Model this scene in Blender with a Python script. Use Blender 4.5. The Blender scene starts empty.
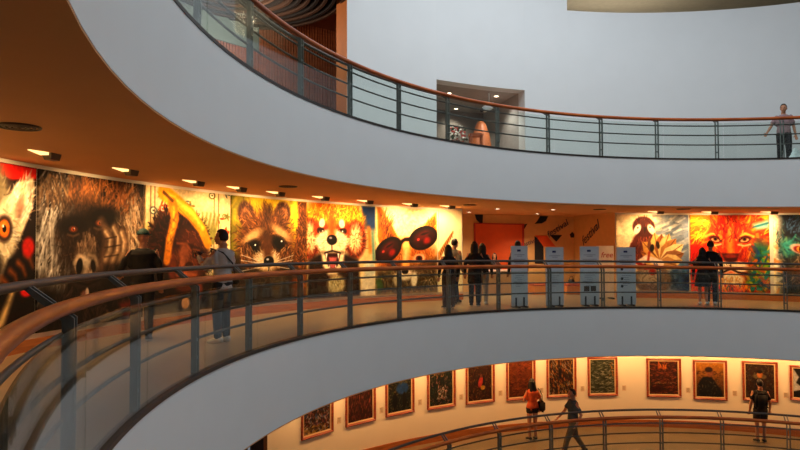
import bpy, bmesh, math, random
import numpy as np
from mathutils import Vector, Matrix, noise as mnoise

random.seed(7)
S = -0.1496                      # fall of the spiral gallery, metres per radian
R_IN, R_OUT = 8.80, 11.80        # atrium edge and gallery wall
EYE = 1.619
C = bpy.context.scene.collection
rad, deg = math.radians, math.degrees
PI = math.pi

# ------------------------------------------------------------------ helpers
def P(ph, r, h=0.0):
    """Point on the gallery: angle in degrees, radius, height over the middle floor."""
    a = rad(ph)
    return Vector((r*math.sin(a), r*math.cos(a), h + S*a))

def lin(c):
    out = []
    for v in c[:3]:
        v = v/255.0
        out.append(v/12.92 if v <= .04045 else ((v+.055)/1.055)**2.4)
    return (*out, 1.0)

MATS = {}
def mat(name, col, rough=.6, metal=0.0, var=.06, scale=6.0, bump=0.0, spec=.5, emis=None, es=0.0):
    if name in MATS: return MATS[name]
    m = bpy.data.materials.new(name); m.use_nodes = True
    nt = m.node_tree; b = nt.nodes['Principled BSDF']
    base = lin(col)
    tc = nt.nodes.new('ShaderNodeTexCoord'); nz = nt.nodes.new('ShaderNodeTexNoise')
    nz.inputs['Scale'].default_value = scale; nz.inputs['Detail'].default_value = 4
    nt.links.new(tc.outputs['Object'], nz.inputs['Vector'])
    cr = nt.nodes.new('ShaderNodeValToRGB')
    cr.color_ramp.elements[0].position = .3; cr.color_ramp.elements[1].position = .7
    cr.color_ramp.elements[0].color = (*[max(0, v*(1-var)) for v in base[:3]], 1)
    cr.color_ramp.elements[1].color = (*[min(1, v*(1+var)) for v in base[:3]], 1)
    nt.links.new(nz.outputs['Fac'], cr.inputs['Fac'])
    nt.links.new(cr.outputs['Color'], b.inputs['Base Color'])
    b.inputs['Roughness'].default_value = rough; b.inputs['Metallic'].default_value = metal
    b.inputs['Specular IOR Level'].default_value = spec
    if bump:
        bp = nt.nodes.new('ShaderNodeBump'); bp.inputs['Strength'].default_value = bump
        nt.links.new(nz.outputs['Fac'], bp.inputs['Height']); nt.links.new(bp.outputs['Normal'], b.inputs['Normal'])
    if emis:
        b.inputs['Emission Color'].default_value = lin(emis); b.inputs['Emission Strength'].default_value = es
    MATS[name] = m
    return m

def wood_mat(name, c0, c1, rough=.35):
    if name in MATS: return MATS[name]
    m = bpy.data.materials.new(name); m.use_nodes = True
    nt = m.node_tree; b = nt.nodes['Principled BSDF']
    tc = nt.nodes.new('ShaderNodeTexCoord'); mp = nt.nodes.new('ShaderNodeMapping')
    mp.inputs['Scale'].default_value = (1.0, 1.0, 9.0)
    nz = nt.nodes.new('ShaderNodeTexNoise'); nz.inputs['Scale'].default_value = 3.0; nz.inputs['Detail'].default_value = 6
    nt.links.new(tc.outputs['Object'], mp.inputs['Vector']); nt.links.new(mp.outputs['Vector'], nz.inputs['Vector'])
    cr = nt.nodes.new('ShaderNodeValToRGB')
    cr.color_ramp.elements[0].position = .35; cr.color_ramp.elements[1].position = .65
    cr.color_ramp.elements[0].color = lin(c0); cr.color_ramp.elements[1].color = lin(c1)
    nt.links.new(nz.outputs['Fac'], cr.inputs['Fac']); nt.links.new(cr.outputs['Color'], b.inputs['Base Color'])
    b.inputs['Roughness'].default_value = rough
    MATS[name] = m
    return m

def glass_mat():
    m = bpy.data.materials.new('railing_glass'); m.use_nodes = True
    nt = m.node_tree; nt.nodes.clear()
    out = nt.nodes.new('ShaderNodeOutputMaterial'); mx = nt.nodes.new('ShaderNodeMixShader')
    tr = nt.nodes.new('ShaderNodeBsdfTransparent'); gl = nt.nodes.new('ShaderNodeBsdfGlossy')
    lw = nt.nodes.new('ShaderNodeFresnel'); ge = nt.nodes.new('ShaderNodeNewGeometry'); mi = nt.nodes.new('ShaderNodeMix')
    mi.inputs[2].default_value = 1.42; mi.inputs[3].default_value = 1/1.42     # same reflectance from both faces of the pane
    nt.links.new(ge.outputs['Backfacing'], mi.inputs[0]); nt.links.new(mi.outputs[0], lw.inputs['IOR'])
    tr.inputs['Color'].default_value = (.90, .95, .93, 1); gl.inputs['Roughness'].default_value = .02
    nt.links.new(lw.outputs['Fac'], mx.inputs['Fac']); nt.links.new(tr.outputs['BSDF'], mx.inputs[1])
    nt.links.new(gl.outputs['BSDF'], mx.inputs[2]); nt.links.new(mx.outputs['Shader'], out.inputs['Surface'])
    return m

def paint_mat():
    m = bpy.data.materials.new('painted_canvas'); m.use_nodes = True
    nt = m.node_tree; b = nt.nodes['Principled BSDF']
    at = nt.nodes.new('ShaderNodeVertexColor'); at.layer_name = 'paint'
    nt.links.new(at.outputs['Color'], b.inputs['Base Color'])
    b.inputs['Roughness'].default_value = .75; b.inputs['Specular IOR Level'].default_value = .2
    return m

def link(name, me, m=None, parent=None):
    o = bpy.data.objects.new(name, me); C.objects.link(o)
    if m: me.materials.append(m)
    if parent: o.parent = parent
    return o

def obj(name, bm, m, parent=None, smooth=False):
    bmesh.ops.recalc_face_normals(bm, faces=bm.faces)
    me = bpy.data.meshes.new(name); bm.to_mesh(me); bm.free()
    if smooth:
        for p in me.polygons: p.use_smooth = True
    return link(name, me, m, parent)

def tag(o, label, cat, group=None, kind=None):
    o['label'] = label; o['category'] = cat
    if group: o['group'] = group
    if kind: o['kind'] = kind
    return o

def empty(name, loc, rz=0):
    o = bpy.data.objects.new(name, None); C.objects.link(o)
    o.location = loc; o.rotation_euler = (0, 0, rz); o.empty_display_size = .1
    return o

def struct(o, label, cat):
    return tag(o, label, cat, kind='structure')

def sweep_bm(bm, prof, p0, p1, n, caps=True):
    """Sweep a closed (r, h) profile along the gallery from p0 to p1 degrees."""
    k = len(prof); rows = []
    for i in range(n+1):
        ph = p0 + (p1-p0)*i/n
        rows.append([bm.verts.new(P(ph, r, h)) for r, h in prof])
    for i in range(n):
        for j in range(k):
            bm.faces.new((rows[i][j], rows[i+1][j], rows[i+1][(j+1) % k], rows[i][(j+1) % k]))
    if caps:
        bm.faces.new(rows[0][::-1]); bm.faces.new(rows[-1])

def rect(r0, r1, h0, h1): return [(r0, h0), (r1, h0), (r1, h1), (r0, h1)]
def circ(r, h, rr, n=12): return [(r+rr*math.cos(2*PI*i/n), h+rr*math.sin(2*PI*i/n)) for i in range(n)]

def sweep(name, prof, p0, p1, n, m, parent=None, smooth=False):
    bm = bmesh.new(); sweep_bm(bm, prof, p0, p1, n)
    o = obj(name, bm, m, parent, True)
    if not smooth: o.data.set_sharp_from_angle(angle=rad(35))
    return o

def add_box(bm, c, sx, sy, sz, rot=None):
    M = Matrix.Translation(c)
    if rot: M = M @ rot.to_4x4()
    r = bmesh.ops.create_cube(bm, size=1.0)
    bmesh.ops.transform(bm, matrix=M @ Matrix.Diagonal((sx, sy, sz, 1)), verts=r['verts'])
    return r['verts']

def loft(bm, rings, n=14, cap=True):
    """rings: list of (centre, x_axis, y_axis) vectors already scaled by the radii."""
    rows = []
    for c, ax, ay in rings:
        rows.append([bm.verts.new(c + ax*math.cos(2*PI*i/n) + ay*math.sin(2*PI*i/n)) for i in range(n)])
    for a, b in zip(rows, rows[1:]):
        for i in range(n):
            bm.faces.new((a[i], a[(i+1) % n], b[(i+1) % n], b[i]))
    if cap:
        bm.faces.new(rows[0][::-1]); bm.faces.new(rows[-1])

def limb(bm, pts, radii, n=12, squash=1.0):
    """Tapered tube through points, round ends."""
    pts = [Vector(p) for p in pts]
    d0 = (pts[1]-pts[0]).normalized(); d1 = (pts[-1]-pts[-2]).normalized()
    P_ = [pts[0]-d0*radii[0]*.8] + pts + [pts[-1]+d1*radii[-1]*.8]
    Rr = [radii[0]*.45] + list(radii) + [radii[-1]*.45]
    rings = []
    for i, p in enumerate(P_):
        a = P_[max(0, i-1)]; b = P_[min(len(P_)-1, i+1)]
        d = (b-a).normalized()
        up = Vector((0, 1, 0)) if abs(d.y) < .9 else Vector((0, 0, 1))
        x = d.cross(up).normalized(); y = x.cross(d).normalized()
        rings.append((p, x*Rr[i], y*Rr[i]*squash))
    loft(bm, rings, n)

def ball(bm, c, rx, ry, rz, rot=None, u=16, v=10):
    r = bmesh.ops.create_uvsphere(bm, u_segments=u, v_segments=v, radius=1)
    M = Matrix.Translation(c)
    if rot: M = M @ rot.to_4x4()
    bmesh.ops.transform(bm, matrix=M @ Matrix.Diagonal((rx, ry, rz, 1)), verts=r['verts'])
    return r['verts']

def remeshed(bm, voxel, smooth=2):
    bmesh.ops.recalc_face_normals(bm, faces=bm.faces)
    me = bpy.data.meshes.new('tmp'); bm.to_mesh(me); bm.free()
    o = bpy.data.objects.new('tmp', me); C.objects.link(o)
    r = o.modifiers.new('r', 'REMESH'); r.mode = 'VOXEL'; r.voxel_size = voxel
    if smooth:
        s = o.modifiers.new('s', 'SMOOTH'); s.iterations = smooth; s.factor = .5
    dg = bpy.context.evaluated_depsgraph_get()
    out = bpy.data.meshes.new_from_object(o.evaluated_get(dg))
    bpy.data.objects.remove(o); bpy.data.meshes.remove(me)
    for p in out.polygons: p.use_smooth = True
    return out

# ------------------------------------------------------------------ materials
white = mat('white_wall_paint', (226, 229, 230), .85, var=.015, scale=1.5)
warmwhite = mat('gallery_wall_paint', (236, 226, 205), .85, var=.02, scale=1.5)
soffit = mat('gallery_ceiling_paint', (214, 152, 94), .8, var=.03, scale=1.2)
floorm = mat('gallery_floor_stone', (138, 116, 90), .32, var=.1, scale=2.5)
skirtm = wood_mat('orange_timber_skirting', (150, 84, 40), (178, 104, 50), .5)
handm = wood_mat('handrail_timber', (146, 64, 14), (190, 94, 28), .35)
steel = mat('grey_painted_steel', (112, 116, 112), .5, metal=.15, var=.08, scale=20)
darksteel = mat('dark_painted_steel', (78, 72, 66), .45, metal=.2, var=.08, scale=20)
channelm = mat('dark_edge_channel', (52, 46, 42), .5, metal=.3)
glassm = glass_mat()
canvasm = paint_mat()
orangewall = mat('ochre_recess_paint', (222, 168, 104), .7, var=.05)
orangepanel = mat('orange_door_paint', (226, 84, 14), .6, var=.05)
blackpaint = mat('black_graphic_paint', (18, 15, 14), .7)
housing = mat('lamp_housing', (88, 70, 52), .5)
lampglow = mat('lamp_lens', (255, 236, 200), .4, emis=(255, 214, 150), es=9)
sideglow = mat('ceiling_glow', (255, 230, 190), .4, emis=(255, 206, 130), es=2.0)  # emission stands for the lit ceiling patch beside each box spotlight
downglow = mat('downlight_lens', (255, 240, 220), .4, emis=(255, 226, 190), es=10)

# ------------------------------------------------------------------ structure
A0, A1, NS = -205, 150, 142
L_OFF = -0.10
FL = {'upper': 3.61, 'middle': 0.0, 'lower': -3.61 + L_OFF}

for lv in ('upper', 'middle'):
    z = FL[lv]
    struct(sweep('floor_' + lv, rect(R_IN+.01, 12.3, z-.06, z), A0, A1, NS, floorm), f'stone floor of the {lv} gallery', 'floor')
    struct(sweep('wall_fascia_' + lv, rect(R_IN, R_IN+.12, z-1.121, z+.004), A0, A1, NS, white), f'white curved edge of the {lv} gallery floor', 'fascia')
    struct(sweep('ceiling_below_' + lv, [(R_IN+.003, z-1.137), (14.6, z-1.137), (14.6, z-.10), (R_IN+.121, z-.10), (R_IN+.121, z-1.122), (R_IN+.003, z-1.122)], A0, A1, NS, soffit), f'ceiling under the {lv} gallery', 'ceiling')
struct(sweep('floor_lower', rect(R_IN, 12.3, FL['lower']-.3, FL['lower']), A0, A1, NS, floorm), 'stone floor of the lower gallery', 'floor')
bm = bmesh.new()
r = bmesh.ops.create_circle(bm, cap_ends=True, radius=12.5, segments=64)
bmesh.ops.translate(bm, vec=(0, 0, -8.2), verts=r['verts'])
struct(obj('floor_ground', bm, floorm), 'floor at the bottom of the atrium', 'floor')
struct(sweep('wall_fascia_lower', rect(R_IN, R_IN+.12, FL['lower']-1.137, FL['lower']+.004), A0, A1, NS, white), 'white edge of the lower gallery floor', 'fascia')

WT = .40
def wall(name, p0, p1, h0, h1, m, label, r0=R_OUT):
    n = max(2, int(abs(p1-p0)/2.5))
    return struct(sweep(name, rect(r0, r0+WT, h0, h1), p0, p1, n, m), label, 'wall')
# middle level
MH = 2.478
wall('wall_middle_left', A0, -25.1, 0, MH, warmwhite, 'curved gallery wall behind the animal murals')
wall('wall_middle_right', -2.1, A1, 0, MH, warmwhite, 'curved gallery wall behind the lion mural')
# recess between them
struct(sweep('wall_recess_back', rect(14.2, 14.4, 0, MH), -27, -3.6, 12, orangewall), 'ochre back wall of the recess', 'wall')
struct(sweep('floor_recess', rect(12.3, 14.4, -.06, 0), -27, -1.5, 12, floorm), 'floor of the recess', 'floor')
def radial_wall(name, pa, ra, pb, rb, h0, h1, t, m, label):
    a, b = P(pa, ra), P(pb, rb)
    d = (b-a).normalized(); nrm = Vector((-d.y, d.x, 0)).normalized()*t
    bm = bmesh.new(); vs = []
    for q, ph in ((a, pa), (b, pb)):
        for s_ in (0, 1):
            for h in (h0, h1):
                vs.append(bm.verts.new(Vector((q.x, q.y, h + S*rad(ph))) + nrm*s_))
    bmesh.ops.convex_hull(bm, input=bm.verts)
    return struct(obj(name, bm, m), label, 'wall')
radial_wall('wall_recess_right', -3.9, 14.3, -2.1, 11.82, 0, MH, .12, orangewall, 'ochre side wall of the recess with lettering')
radial_wall('wall_recess_left', -25.1, 12.2, -27, 14.3, 0, MH, .12, orangewall, 'left side wall of the recess')
# lower level
LZ = FL['lower']; LT = -1.137
wall('wall_lower_right', -53.8, A1, LZ, LT, warmwhite, 'lower gallery wall hung with framed paintings')
wall('wall_lower_left', A0, -62, LZ, LT, warmwhite, 'lower gallery wall left of the dark doorway')
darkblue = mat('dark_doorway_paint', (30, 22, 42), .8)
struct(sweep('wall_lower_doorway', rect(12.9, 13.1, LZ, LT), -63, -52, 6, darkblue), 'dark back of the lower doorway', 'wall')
struct(sweep('trim_1', rect(11.78, 12.2, LZ, LT), -54.3, -53.8, 1, mat('dark_timber_edge', (70, 34, 18), .6)), 'dark timber edge of the lower doorway', 'trim')
# skirtings
struct(sweep('baseboard_middle_left', rect(11.772, 11.80, 0, .155), A0, -25.1, 72, skirtm), 'orange timber skirting under the animal murals', 'baseboard')
struct(sweep('baseboard_middle_right', rect(11.772, 11.80, 0, .155), -2.1, 70, 30, skirtm), 'orange timber skirting under the lion mural', 'baseboard')
struct(sweep('baseboard_lower', rect(11.772, 11.80, LZ, LZ+.20), -53.8, 90, 60, skirtm), 'orange timber skirting of the lower gallery', 'baseboard')
# upper wall with its three openings
U = FL['upper']; TOP = 13.0
wall('wall_upper_left', A0, -66, U, TOP, white, 'tall white atrium wall left of the timber room')
wall('wall_upper_over_room', -66, -42.6, U+5.2, TOP, white, 'white wall over the timber room')
wall('wall_upper_middle', -42.6, -29.0, U, TOP, white, 'white atrium wall between the openings')
wall('wall_upper_over_alcove', -29.0, -15.35, U+2.33, TOP, white, 'white wall over the grey alcove')
wall('wall_upper_right', -15.35, -8.8, U, TOP, white, 'white atrium wall right of the alcove')
wall('wall_upper_far', -8.8, 45, U, U+4.77, white, 'white atrium wall under the high opening')
wall('wall_upper_far_top', -8.8, 45, U+6.6, TOP, white, 'white atrium wall above the high opening')
wall('wall_upper_behind', 45, A1, U, TOP, white, 'white atrium wall on the near side')
# the orange painted wall end beside the timber room
endp = mat('orange_wall_end_paint', (214, 126, 58), .6)
struct(sweep('trim_2', rect(R_OUT-.004, R_OUT+WT+.004, U, U+5.2), -42.68, -42.6, 1, endp), 'orange painted end of the white wall', 'trim')
# high opening
beige = mat('beige_plaster', (196, 188, 172), .8)
struct(sweep('ceiling_high_opening', rect(12.2, 17.6, U+6.6, U+6.7), -10, 46, 24, beige), 'beige ceiling of the high opening', 'ceiling')
struct(sweep('wall_high_opening_back', rect(17.4, 17.6, U+4.6, U+6.6), -10, 46, 24, beige), 'beige back wall of the high opening', 'wall')
struct(sweep('floor_high_opening', rect(12.2, 17.6, U+4.6, U+4.7), -10, 46, 24, beige), 'pale floor of the high opening', 'floor')
# grey alcove in the upper wall
greyp = mat('grey_alcove_plaster', (168, 164, 160), .8)
struct(sweep('ceiling_alcove', rect(12.2, 15.2, U+2.33, U+2.43), -31, -13, 10, greyp), 'grey ceiling of the alcove', 'ceiling')
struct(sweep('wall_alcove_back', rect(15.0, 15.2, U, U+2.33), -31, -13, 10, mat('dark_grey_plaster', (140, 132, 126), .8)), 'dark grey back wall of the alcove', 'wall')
struct(sweep('floor_alcove', rect(12.2, 15.2, U-.06, U), -31, -13, 10, floorm), 'floor of the alcove', 'floor')
radial_wall('wall_alcove_right', -15.35, 12.19, -15.0, 15.1, U, U+2.33, -.12, greyp, 'pale right side wall of the alcove')
radial_wall('wall_alcove_left', -29.0, 12.19, -30.5, 15.1, U, U+2.33, .12, greyp, 'dark left side wall of the alcove')
# timber room
slat = wood_mat('red_brown_slats', (140, 74, 40), (178, 100, 58), .5)
brown = mat('brown_room_ceiling', (120, 62, 30), .7)
struct(sweep('floor_timber_room', rect(12.2, 17.2, U-.06, U), -72, -34, 16, floorm), 'floor of the timber room', 'floor')
struct(sweep('ceiling_timber_room', rect(12.2, 17.2, U+4.3, U+4.4), -72, -34, 16, brown), 'brown ceiling of the timber room', 'ceiling')
bm = bmesh.new()
sweep_bm(bm, rect(15.05, 15.2, U, U+4.3), -72, -34, 16)
for i in range(110):
    ph = -71.5 + i*37.0/110
    sweep_bm(bm, rect(14.98, 15.06, U, U+(4.3 if ph > -45 else 3.15)), ph, ph+.19, 1)
struct(obj('wall_timber_room_back', bm, slat), 'red brown slatted back wall of the timber room', 'wall')
struct(sweep('wall_timber_room_upper', rect(14.94, 15.07, U+3.15, U+4.3), -72, -45, 12, mat('grey_green_reflection', (104, 122, 122), .8)), 'upper wall of the timber room in a grey green reflection tone', 'wall')  # grey green colour stands for sky reflected in the railing glass
radial_wall('wall_timber_room_left', -66.4, 12.2, -69, 15.1, U, U+4.3, .12, mat('grey_green_reflection', (118, 128, 124), .8), 'grey side wall of the timber room')
radial_wall('wall_timber_room_right', -42.58, 12.21, -35, 15.1, U, U+4.3, -.1, slat, 'slatted right side of the timber room')

# ------------------------------------------------------------------ railings
POSTS = [-2.8 + 9.31*k for k in range(-15, 9)]
POSTS = [q if q > -90 else q-.08*(-90-q)-(2.5 if q < -110 else 0) for q in POSTS]
def make_railing(zf, zr, label, th=1.12):
    root = tag(empty('railing', P(0, R_IN+.1, zf)), label, 'railing')
    inv = Matrix.Translation(-root.location)
    def done(o):
        o.data.transform(inv); return o
    a, b, n = POSTS[0]-4, POSTS[-1]+4, 190
    done(sweep('handrail', circ(8.872, zr+1.0, .040, 14), a, b, n, handm, root, True))['label'] = 'round orange timber handrail'
    done(sweep('top_rail', circ(9.085, zr+th, .026, 12), a, b, n, darksteel, root, True))
    for h in (.85, .62, .385):
        done(sweep('rail', circ(8.905, zr+h, .016, 8), a, b, n, darksteel, root, True))
    done(sweep('base_channel', rect(8.79, 8.885, zf+.004, zf+.045), a, b, n, channelm, root))
    for ph in POSTS:
        bm = bmesh.new(); Rz = Matrix.Rotation(-rad(ph), 3, 'Z')
        for s in (-.032, .032):
            prof = [(8.842, zf), (8.902, zf), (8.902, zr+.925), (9.094, zr+th-.012), (9.076, zr+th+.006), (8.862, zr+.955), (8.842, zr+.94)]
            vs = []
            for t in (-.006, .006):
                vs.append([bm.verts.new((P(ph, q, 0) + Vector((math.cos(rad(ph)), -math.sin(rad(ph)), 0))*(s+t) + Vector((0, 0, hh)))) for q, hh in prof])
            k = len(prof)
            for i in range(k):
                bm.faces.new((vs[0][i], vs[0][(i+1) % k], vs[1][(i+1) % k], vs[1][i]))
            bm.faces.new(vs[0][::-1]); bm.faces.new(vs[1])
        for h in (.20, .85, .62, .385): add_box(bm, P(ph, 8.873, zr+h), .07, .045, .03, Rz)
        po = done(obj('post', bm, steel, root))
        bm = bmesh.new()
        add_box(bm, P(ph, 8.885, zf+.006), .13, .10, .012, Rz)
        done(obj('base_plate', bm, darksteel, po)).matrix_parent_inverse.identity()
    for p0, p1 in zip(POSTS, POSTS[1:]):
        done(sweep('glass_panel', rect(8.814, 8.824, zf+.03, zr+.90), p0+.90, p1+.82, 20, glassm, root))
    return root
make_railing(FL['middle'], 0.0, 'nearest railing with big curved timber handrail, middle gallery in front of the murals')
make_railing(FL['upper'], 3.61, 'railing of the upper gallery against the tall white wall', 1.045)
make_railing(FL['lower'], -3.61, 'railing of the lower gallery below the framed paintings')

# ------------------------------------------------------------------ painter
class Paint:
    def __init__(s, w, h, col, seed=1):
        s.w, s.h = w, h; s.asp = h/w
        s.X, s.Y = np.meshgrid(np.linspace(0, 1, w), np.linspace(0, 1, h))
        s.img = np.zeros((h, w, 3)) + np.array(col, float)
        s.rng = np.random.default_rng(seed)
    def mix(s, m, c, a=1.0):
        m = np.clip(m, 0, 1)[..., None]*a
        s.img = s.img*(1-m) + np.array(c, float)*m
        return s
    def ell(s, x, y, rx, ry, c, rot=0, soft=.25, a=1.0):
        k = rad(rot); dx = s.X-x; dy = (s.Y-y)
        u = dx*math.cos(k)+dy*math.sin(k); v = -dx*math.sin(k)+dy*math.cos(k)
        d = np.sqrt((u/rx)**2+(v/ry)**2)
        return s.mix((1+soft/2-d)/soft, c, a)
    def poly(s, pts, c, soft=.012, a=1.0):
        ins = np.zeros((s.h, s.w), bool); dm = np.full((s.h, s.w), 9.0)
        n = len(pts)
        for i in range(n):
            (x0, y0), (x1, y1) = pts[i], pts[(i+1) % n]
            if y0 != y1:
                cnd = ((y0 > s.Y) != (y1 > s.Y)) & (s.X < (x1-x0)*(s.Y-y0)/(y1-y0)+x0)
                ins ^= cnd
            dx, dy = x1-x0, y1-y0
            t = np.clip(((s.X-x0)*dx+(s.Y-y0)*dy)/(dx*dx+dy*dy+1e-9), 0, 1)
            dm = np.minimum(dm, np.hypot(s.X-x0-t*dx, s.Y-y0-t*dy))
        sd = np.where(ins, dm, -dm)
        return s.mix(.5+sd/soft, c, a)
    def line(s, pts, w, c, soft=.01, a=1.0, w1=None):
        m = np.zeros((s.h, s.w)); n = len(pts)-1; w1 = w if w1 is None else w1
        for i in range(n):
            (x0, y0), (x1, y1) = pts[i], pts[i+1]
            wm = max(w, w1)+soft
            xa, xb = min(x0, x1)-wm, max(x0, x1)+wm; ya, yb = min(y0, y1)-wm, max(y0, y1)+wm
            i0, i1 = max(0, int(xa*s.w)), min(s.w, int(xb*s.w)+2); j0, j1 = max(0, int(ya*s.h)), min(s.h, int(yb*s.h)+2)
            if i1 <= i0 or j1 <= j0: continue
            X, Y = s.X[j0:j1, i0:i1], s.Y[j0:j1, i0:i1]
            dx, dy = x1-x0, y1-y0
            t = np.clip(((X-x0)*dx+(Y-y0)*dy)/(dx*dx+dy*dy+1e-9), 0, 1)
            ww = (w+(w1-w)*(i+t)/n)/2
            d = np.hypot(X-x0-t*dx, Y-y0-t*dy)
            m[j0:j1, i0:i1] = np.maximum(m[j0:j1, i0:i1], np.clip((ww-d)/soft+.5, 0, 1))
        return s.mix(m, c, a)
    def hairs(s, x, y, rx, ry, n, ln, w, cols, ang=None, spread=25, a=.75, rot=0, rmin=0.0):
        """n brush hairs inside an ellipse; ang None = radiating from its centre."""
        k = rad(rot)
        for _ in range(n):
            t = s.rng.uniform(0, 2*PI); q = math.sqrt(s.rng.uniform(rmin*rmin, 1))
            u, v = q*rx*math.cos(t), q*ry*math.sin(t)
            px, py = x+u*math.cos(k)-v*math.sin(k), y+u*math.sin(k)+v*math.cos(k)
            d = math.atan2(py-y, px-x) if ang is None else rad(ang)
            d += rad(s.rng.normal(0, spread)); L = ln*s.rng.uniform(.5, 1.3)
            c = np.array(cols[s.rng.integers(len(cols))], float)*s.rng.uniform(.85, 1.15)
            mx, my = px+L*.5*math.cos(d), py+L*.5*math.sin(d); d2 = d+rad(s.rng.normal(0, 18))
            s.line([(px, py), (mx, my), (mx+L*.5*math.cos(d2), my+L*.5*math.sin(d2))], w, c, .008, a, w*.3)
        return s
    def dabs(s, x0, y0, x1, y1, n, r, cols, a=.7, el=1.6, rot=None):
        for _ in range(n):
            x, y = s.rng.uniform(x0, x1), s.rng.uniform(y0, y1); q = r*s.rng.uniform(.5, 1.3)
            c = np.array(cols[s.rng.integers(len(cols))], float)*s.rng.uniform(.85, 1.15)
            d = s.rng.uniform(0, PI) if rot is None else rad(rot+s.rng.normal(0, 15))
            s.line([(x-q*el*math.cos(d), y-q*el*math.sin(d)), (x+q*el*math.cos(d), y+q*el*math.sin(d))], q, c, .012, a)
        return s
    def vnoise(s, n, m):
        g = s.rng.random((m+1, n+1)); X = s.X*n*.9999; Y = s.Y*m*.9999
        i, j = X.astype(int), Y.astype(int); fx, fy = X-i, Y-j
        fx, fy = fx*fx*(3-2*fx), fy*fy*(3-2*fy)
        return (g[j, i]*(1-fx)+g[j, i+1]*fx)*(1-fy)+(g[j+1, i]*(1-fx)+g[j+1, i+1]*fx)*fy
    def rough(s, amt=.2, scales=((8, 9), (22, 24), (60, 64))):
        f = sum(s.vnoise(*q)-.5 for q in scales)/len(scales)*2
        s.img = s.img*(1+amt*f[..., None]); return s
    def data(s):
        v = np.clip(s.img, 0, 255)/255
        l = np.where(v <= .04045, v/12.92, ((v+.055)/1.055)**2.4)
        return np.concatenate([l, np.ones((s.h, s.w, 1))], 2)

def canvas_mesh(name, pt, fpos, thick, parent=None):
    """Painted sheet: fpos(u, v, d) gives the point; v runs down; d = depth behind the face."""
    w, h = pt.w, pt.h
    us = np.linspace(0, 1, w); vs = np.linspace(0, 1, h)
    co = [fpos(u, v, 0.0)[:] for v in vs for u in us]
    idx = np.arange(w*h).reshape(h, w)
    f = np.stack([idx[:-1, :-1], idx[:-1, 1:], idx[1:, 1:], idx[1:, :-1]], -1).reshape(-1, 4)[:, ::-1].tolist()
    border = [(0, i) for i in range(w)] + [(j, w-1) for j in range(1, h)] + [(h-1, i) for i in range(w-2, -1, -1)] + [(j, 0) for j in range(h-2, 0, -1)]
    b0 = len(co)
    for j, i in border: co.append(fpos(us[i], vs[j], thick))
    k = len(border)
    for q in range(k):
        q2 = (q+1) % k
        f.append([int(idx[border[q]]), int(idx[border[q2]]), b0+q2, b0+q])
    me = bpy.data.meshes.new(name); me.from_pydata([tuple(c) for c in co], [], f)
    at = me.color_attributes.new('paint', 'FLOAT_COLOR', 'POINT')
    d = pt.data().reshape(-1, 4)
    d = np.concatenate([d, np.array([d[j*w+i] for j, i in border])])
    at.data.foreach_set('color', d.astype(np.float32).ravel())
    me.update()
    return link(name, me, canvasm, parent)

# ---- the pictures ---------------------------------------------------------
def p_lemur():
    p = Paint(200, 220, (30, 8, 6), 1)
    p.poly([(0, 0), (1, 0), (1, .07), (.8, .09), (.5, .03), (0, .05)], (220, 30, 12), .02)
    for sx, e in ((1, .735), (-1, .37)):
        m = (lambda x: x) if sx == 1 else (lambda x: 1.1-x)
        p.poly([(m(.74), .24), (m(.84), .10), (m(.97), .06), (m(.985), .12), (m(.95), .28), (m(.87), .44)], (240, 226, 190), .02); p.hairs(m(.90), .2, .08, .14, 80, .07, .012, [(250, 240, 214), (205, 180, 140), (255, 250, 235)], -60 if sx == 1 else -120)
        p.ell(m(.86), .26, .03, .09, (190, 150, 120), 20*sx, .6)
    p.ell(.55, .40, .30, .36, (228, 212, 176), 0, .2)
    p.hairs(.55, .4, .3, .36, 320, .06, .01, [(245, 235, 205), (200, 178, 140), (170, 150, 112), (250, 244, 225)], None)
    p.ell(.55, .12, .22, .16, (126, 112, 84), 0, .5); p.hairs(.55, .14, .22, .16, 120, .07, .01, [(96, 84, 62), (150, 134, 98)], -90)
    for e in (.75, .35):
        p.ell(e, .375, .062, .078, (70, 46, 36), 0, .35); p.ell(e, .375, .040, .050, (236, 112, 20), 0, .2)
        p.ell(e, .375, .036, .046, (250, 160, 40), 0, .8, .6); p.ell(e, .375, .016, .022, (14, 8, 6), 0, .2); p.ell(e-.010, .36, .007, .009, (255, 250, 240), 0, .4)
    p.ell(.58, .60, .16, .13, (34, 22, 20), 0, .4); p.ell(.55, .56, .07, .05, (14, 10, 10), 0, .3)
    p.poly([(.68, .78), (.78, .55), (.95, .46), (1, .5), (1, .86), (.8, .86)], (24, 14, 12), .03)
    for i in range(4):
        x = .74+.06*i; y = .66-.045*i
        p.line([(x, y), (x+.035, y+.025), (x+.06, y+.075)], .03, (196, 110, 40), .04, .9, .012)
    p.ell(.94, .48, .05, .06, (216, 36, 18), 0, .5)
    p.line([(.60, 1.0), (.74, .90), (.83, .72)], .08, (220, 190, 130), .04, 1, .03)
    p.poly([(.55, 1), (.62, .94), (.86, .95), (.9, 1)], (150, 80, 50), .03)
    p.ell(.93, .74, .05, .035, (210, 30, 20), 0, .5)
    return p.rough(.25)
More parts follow.
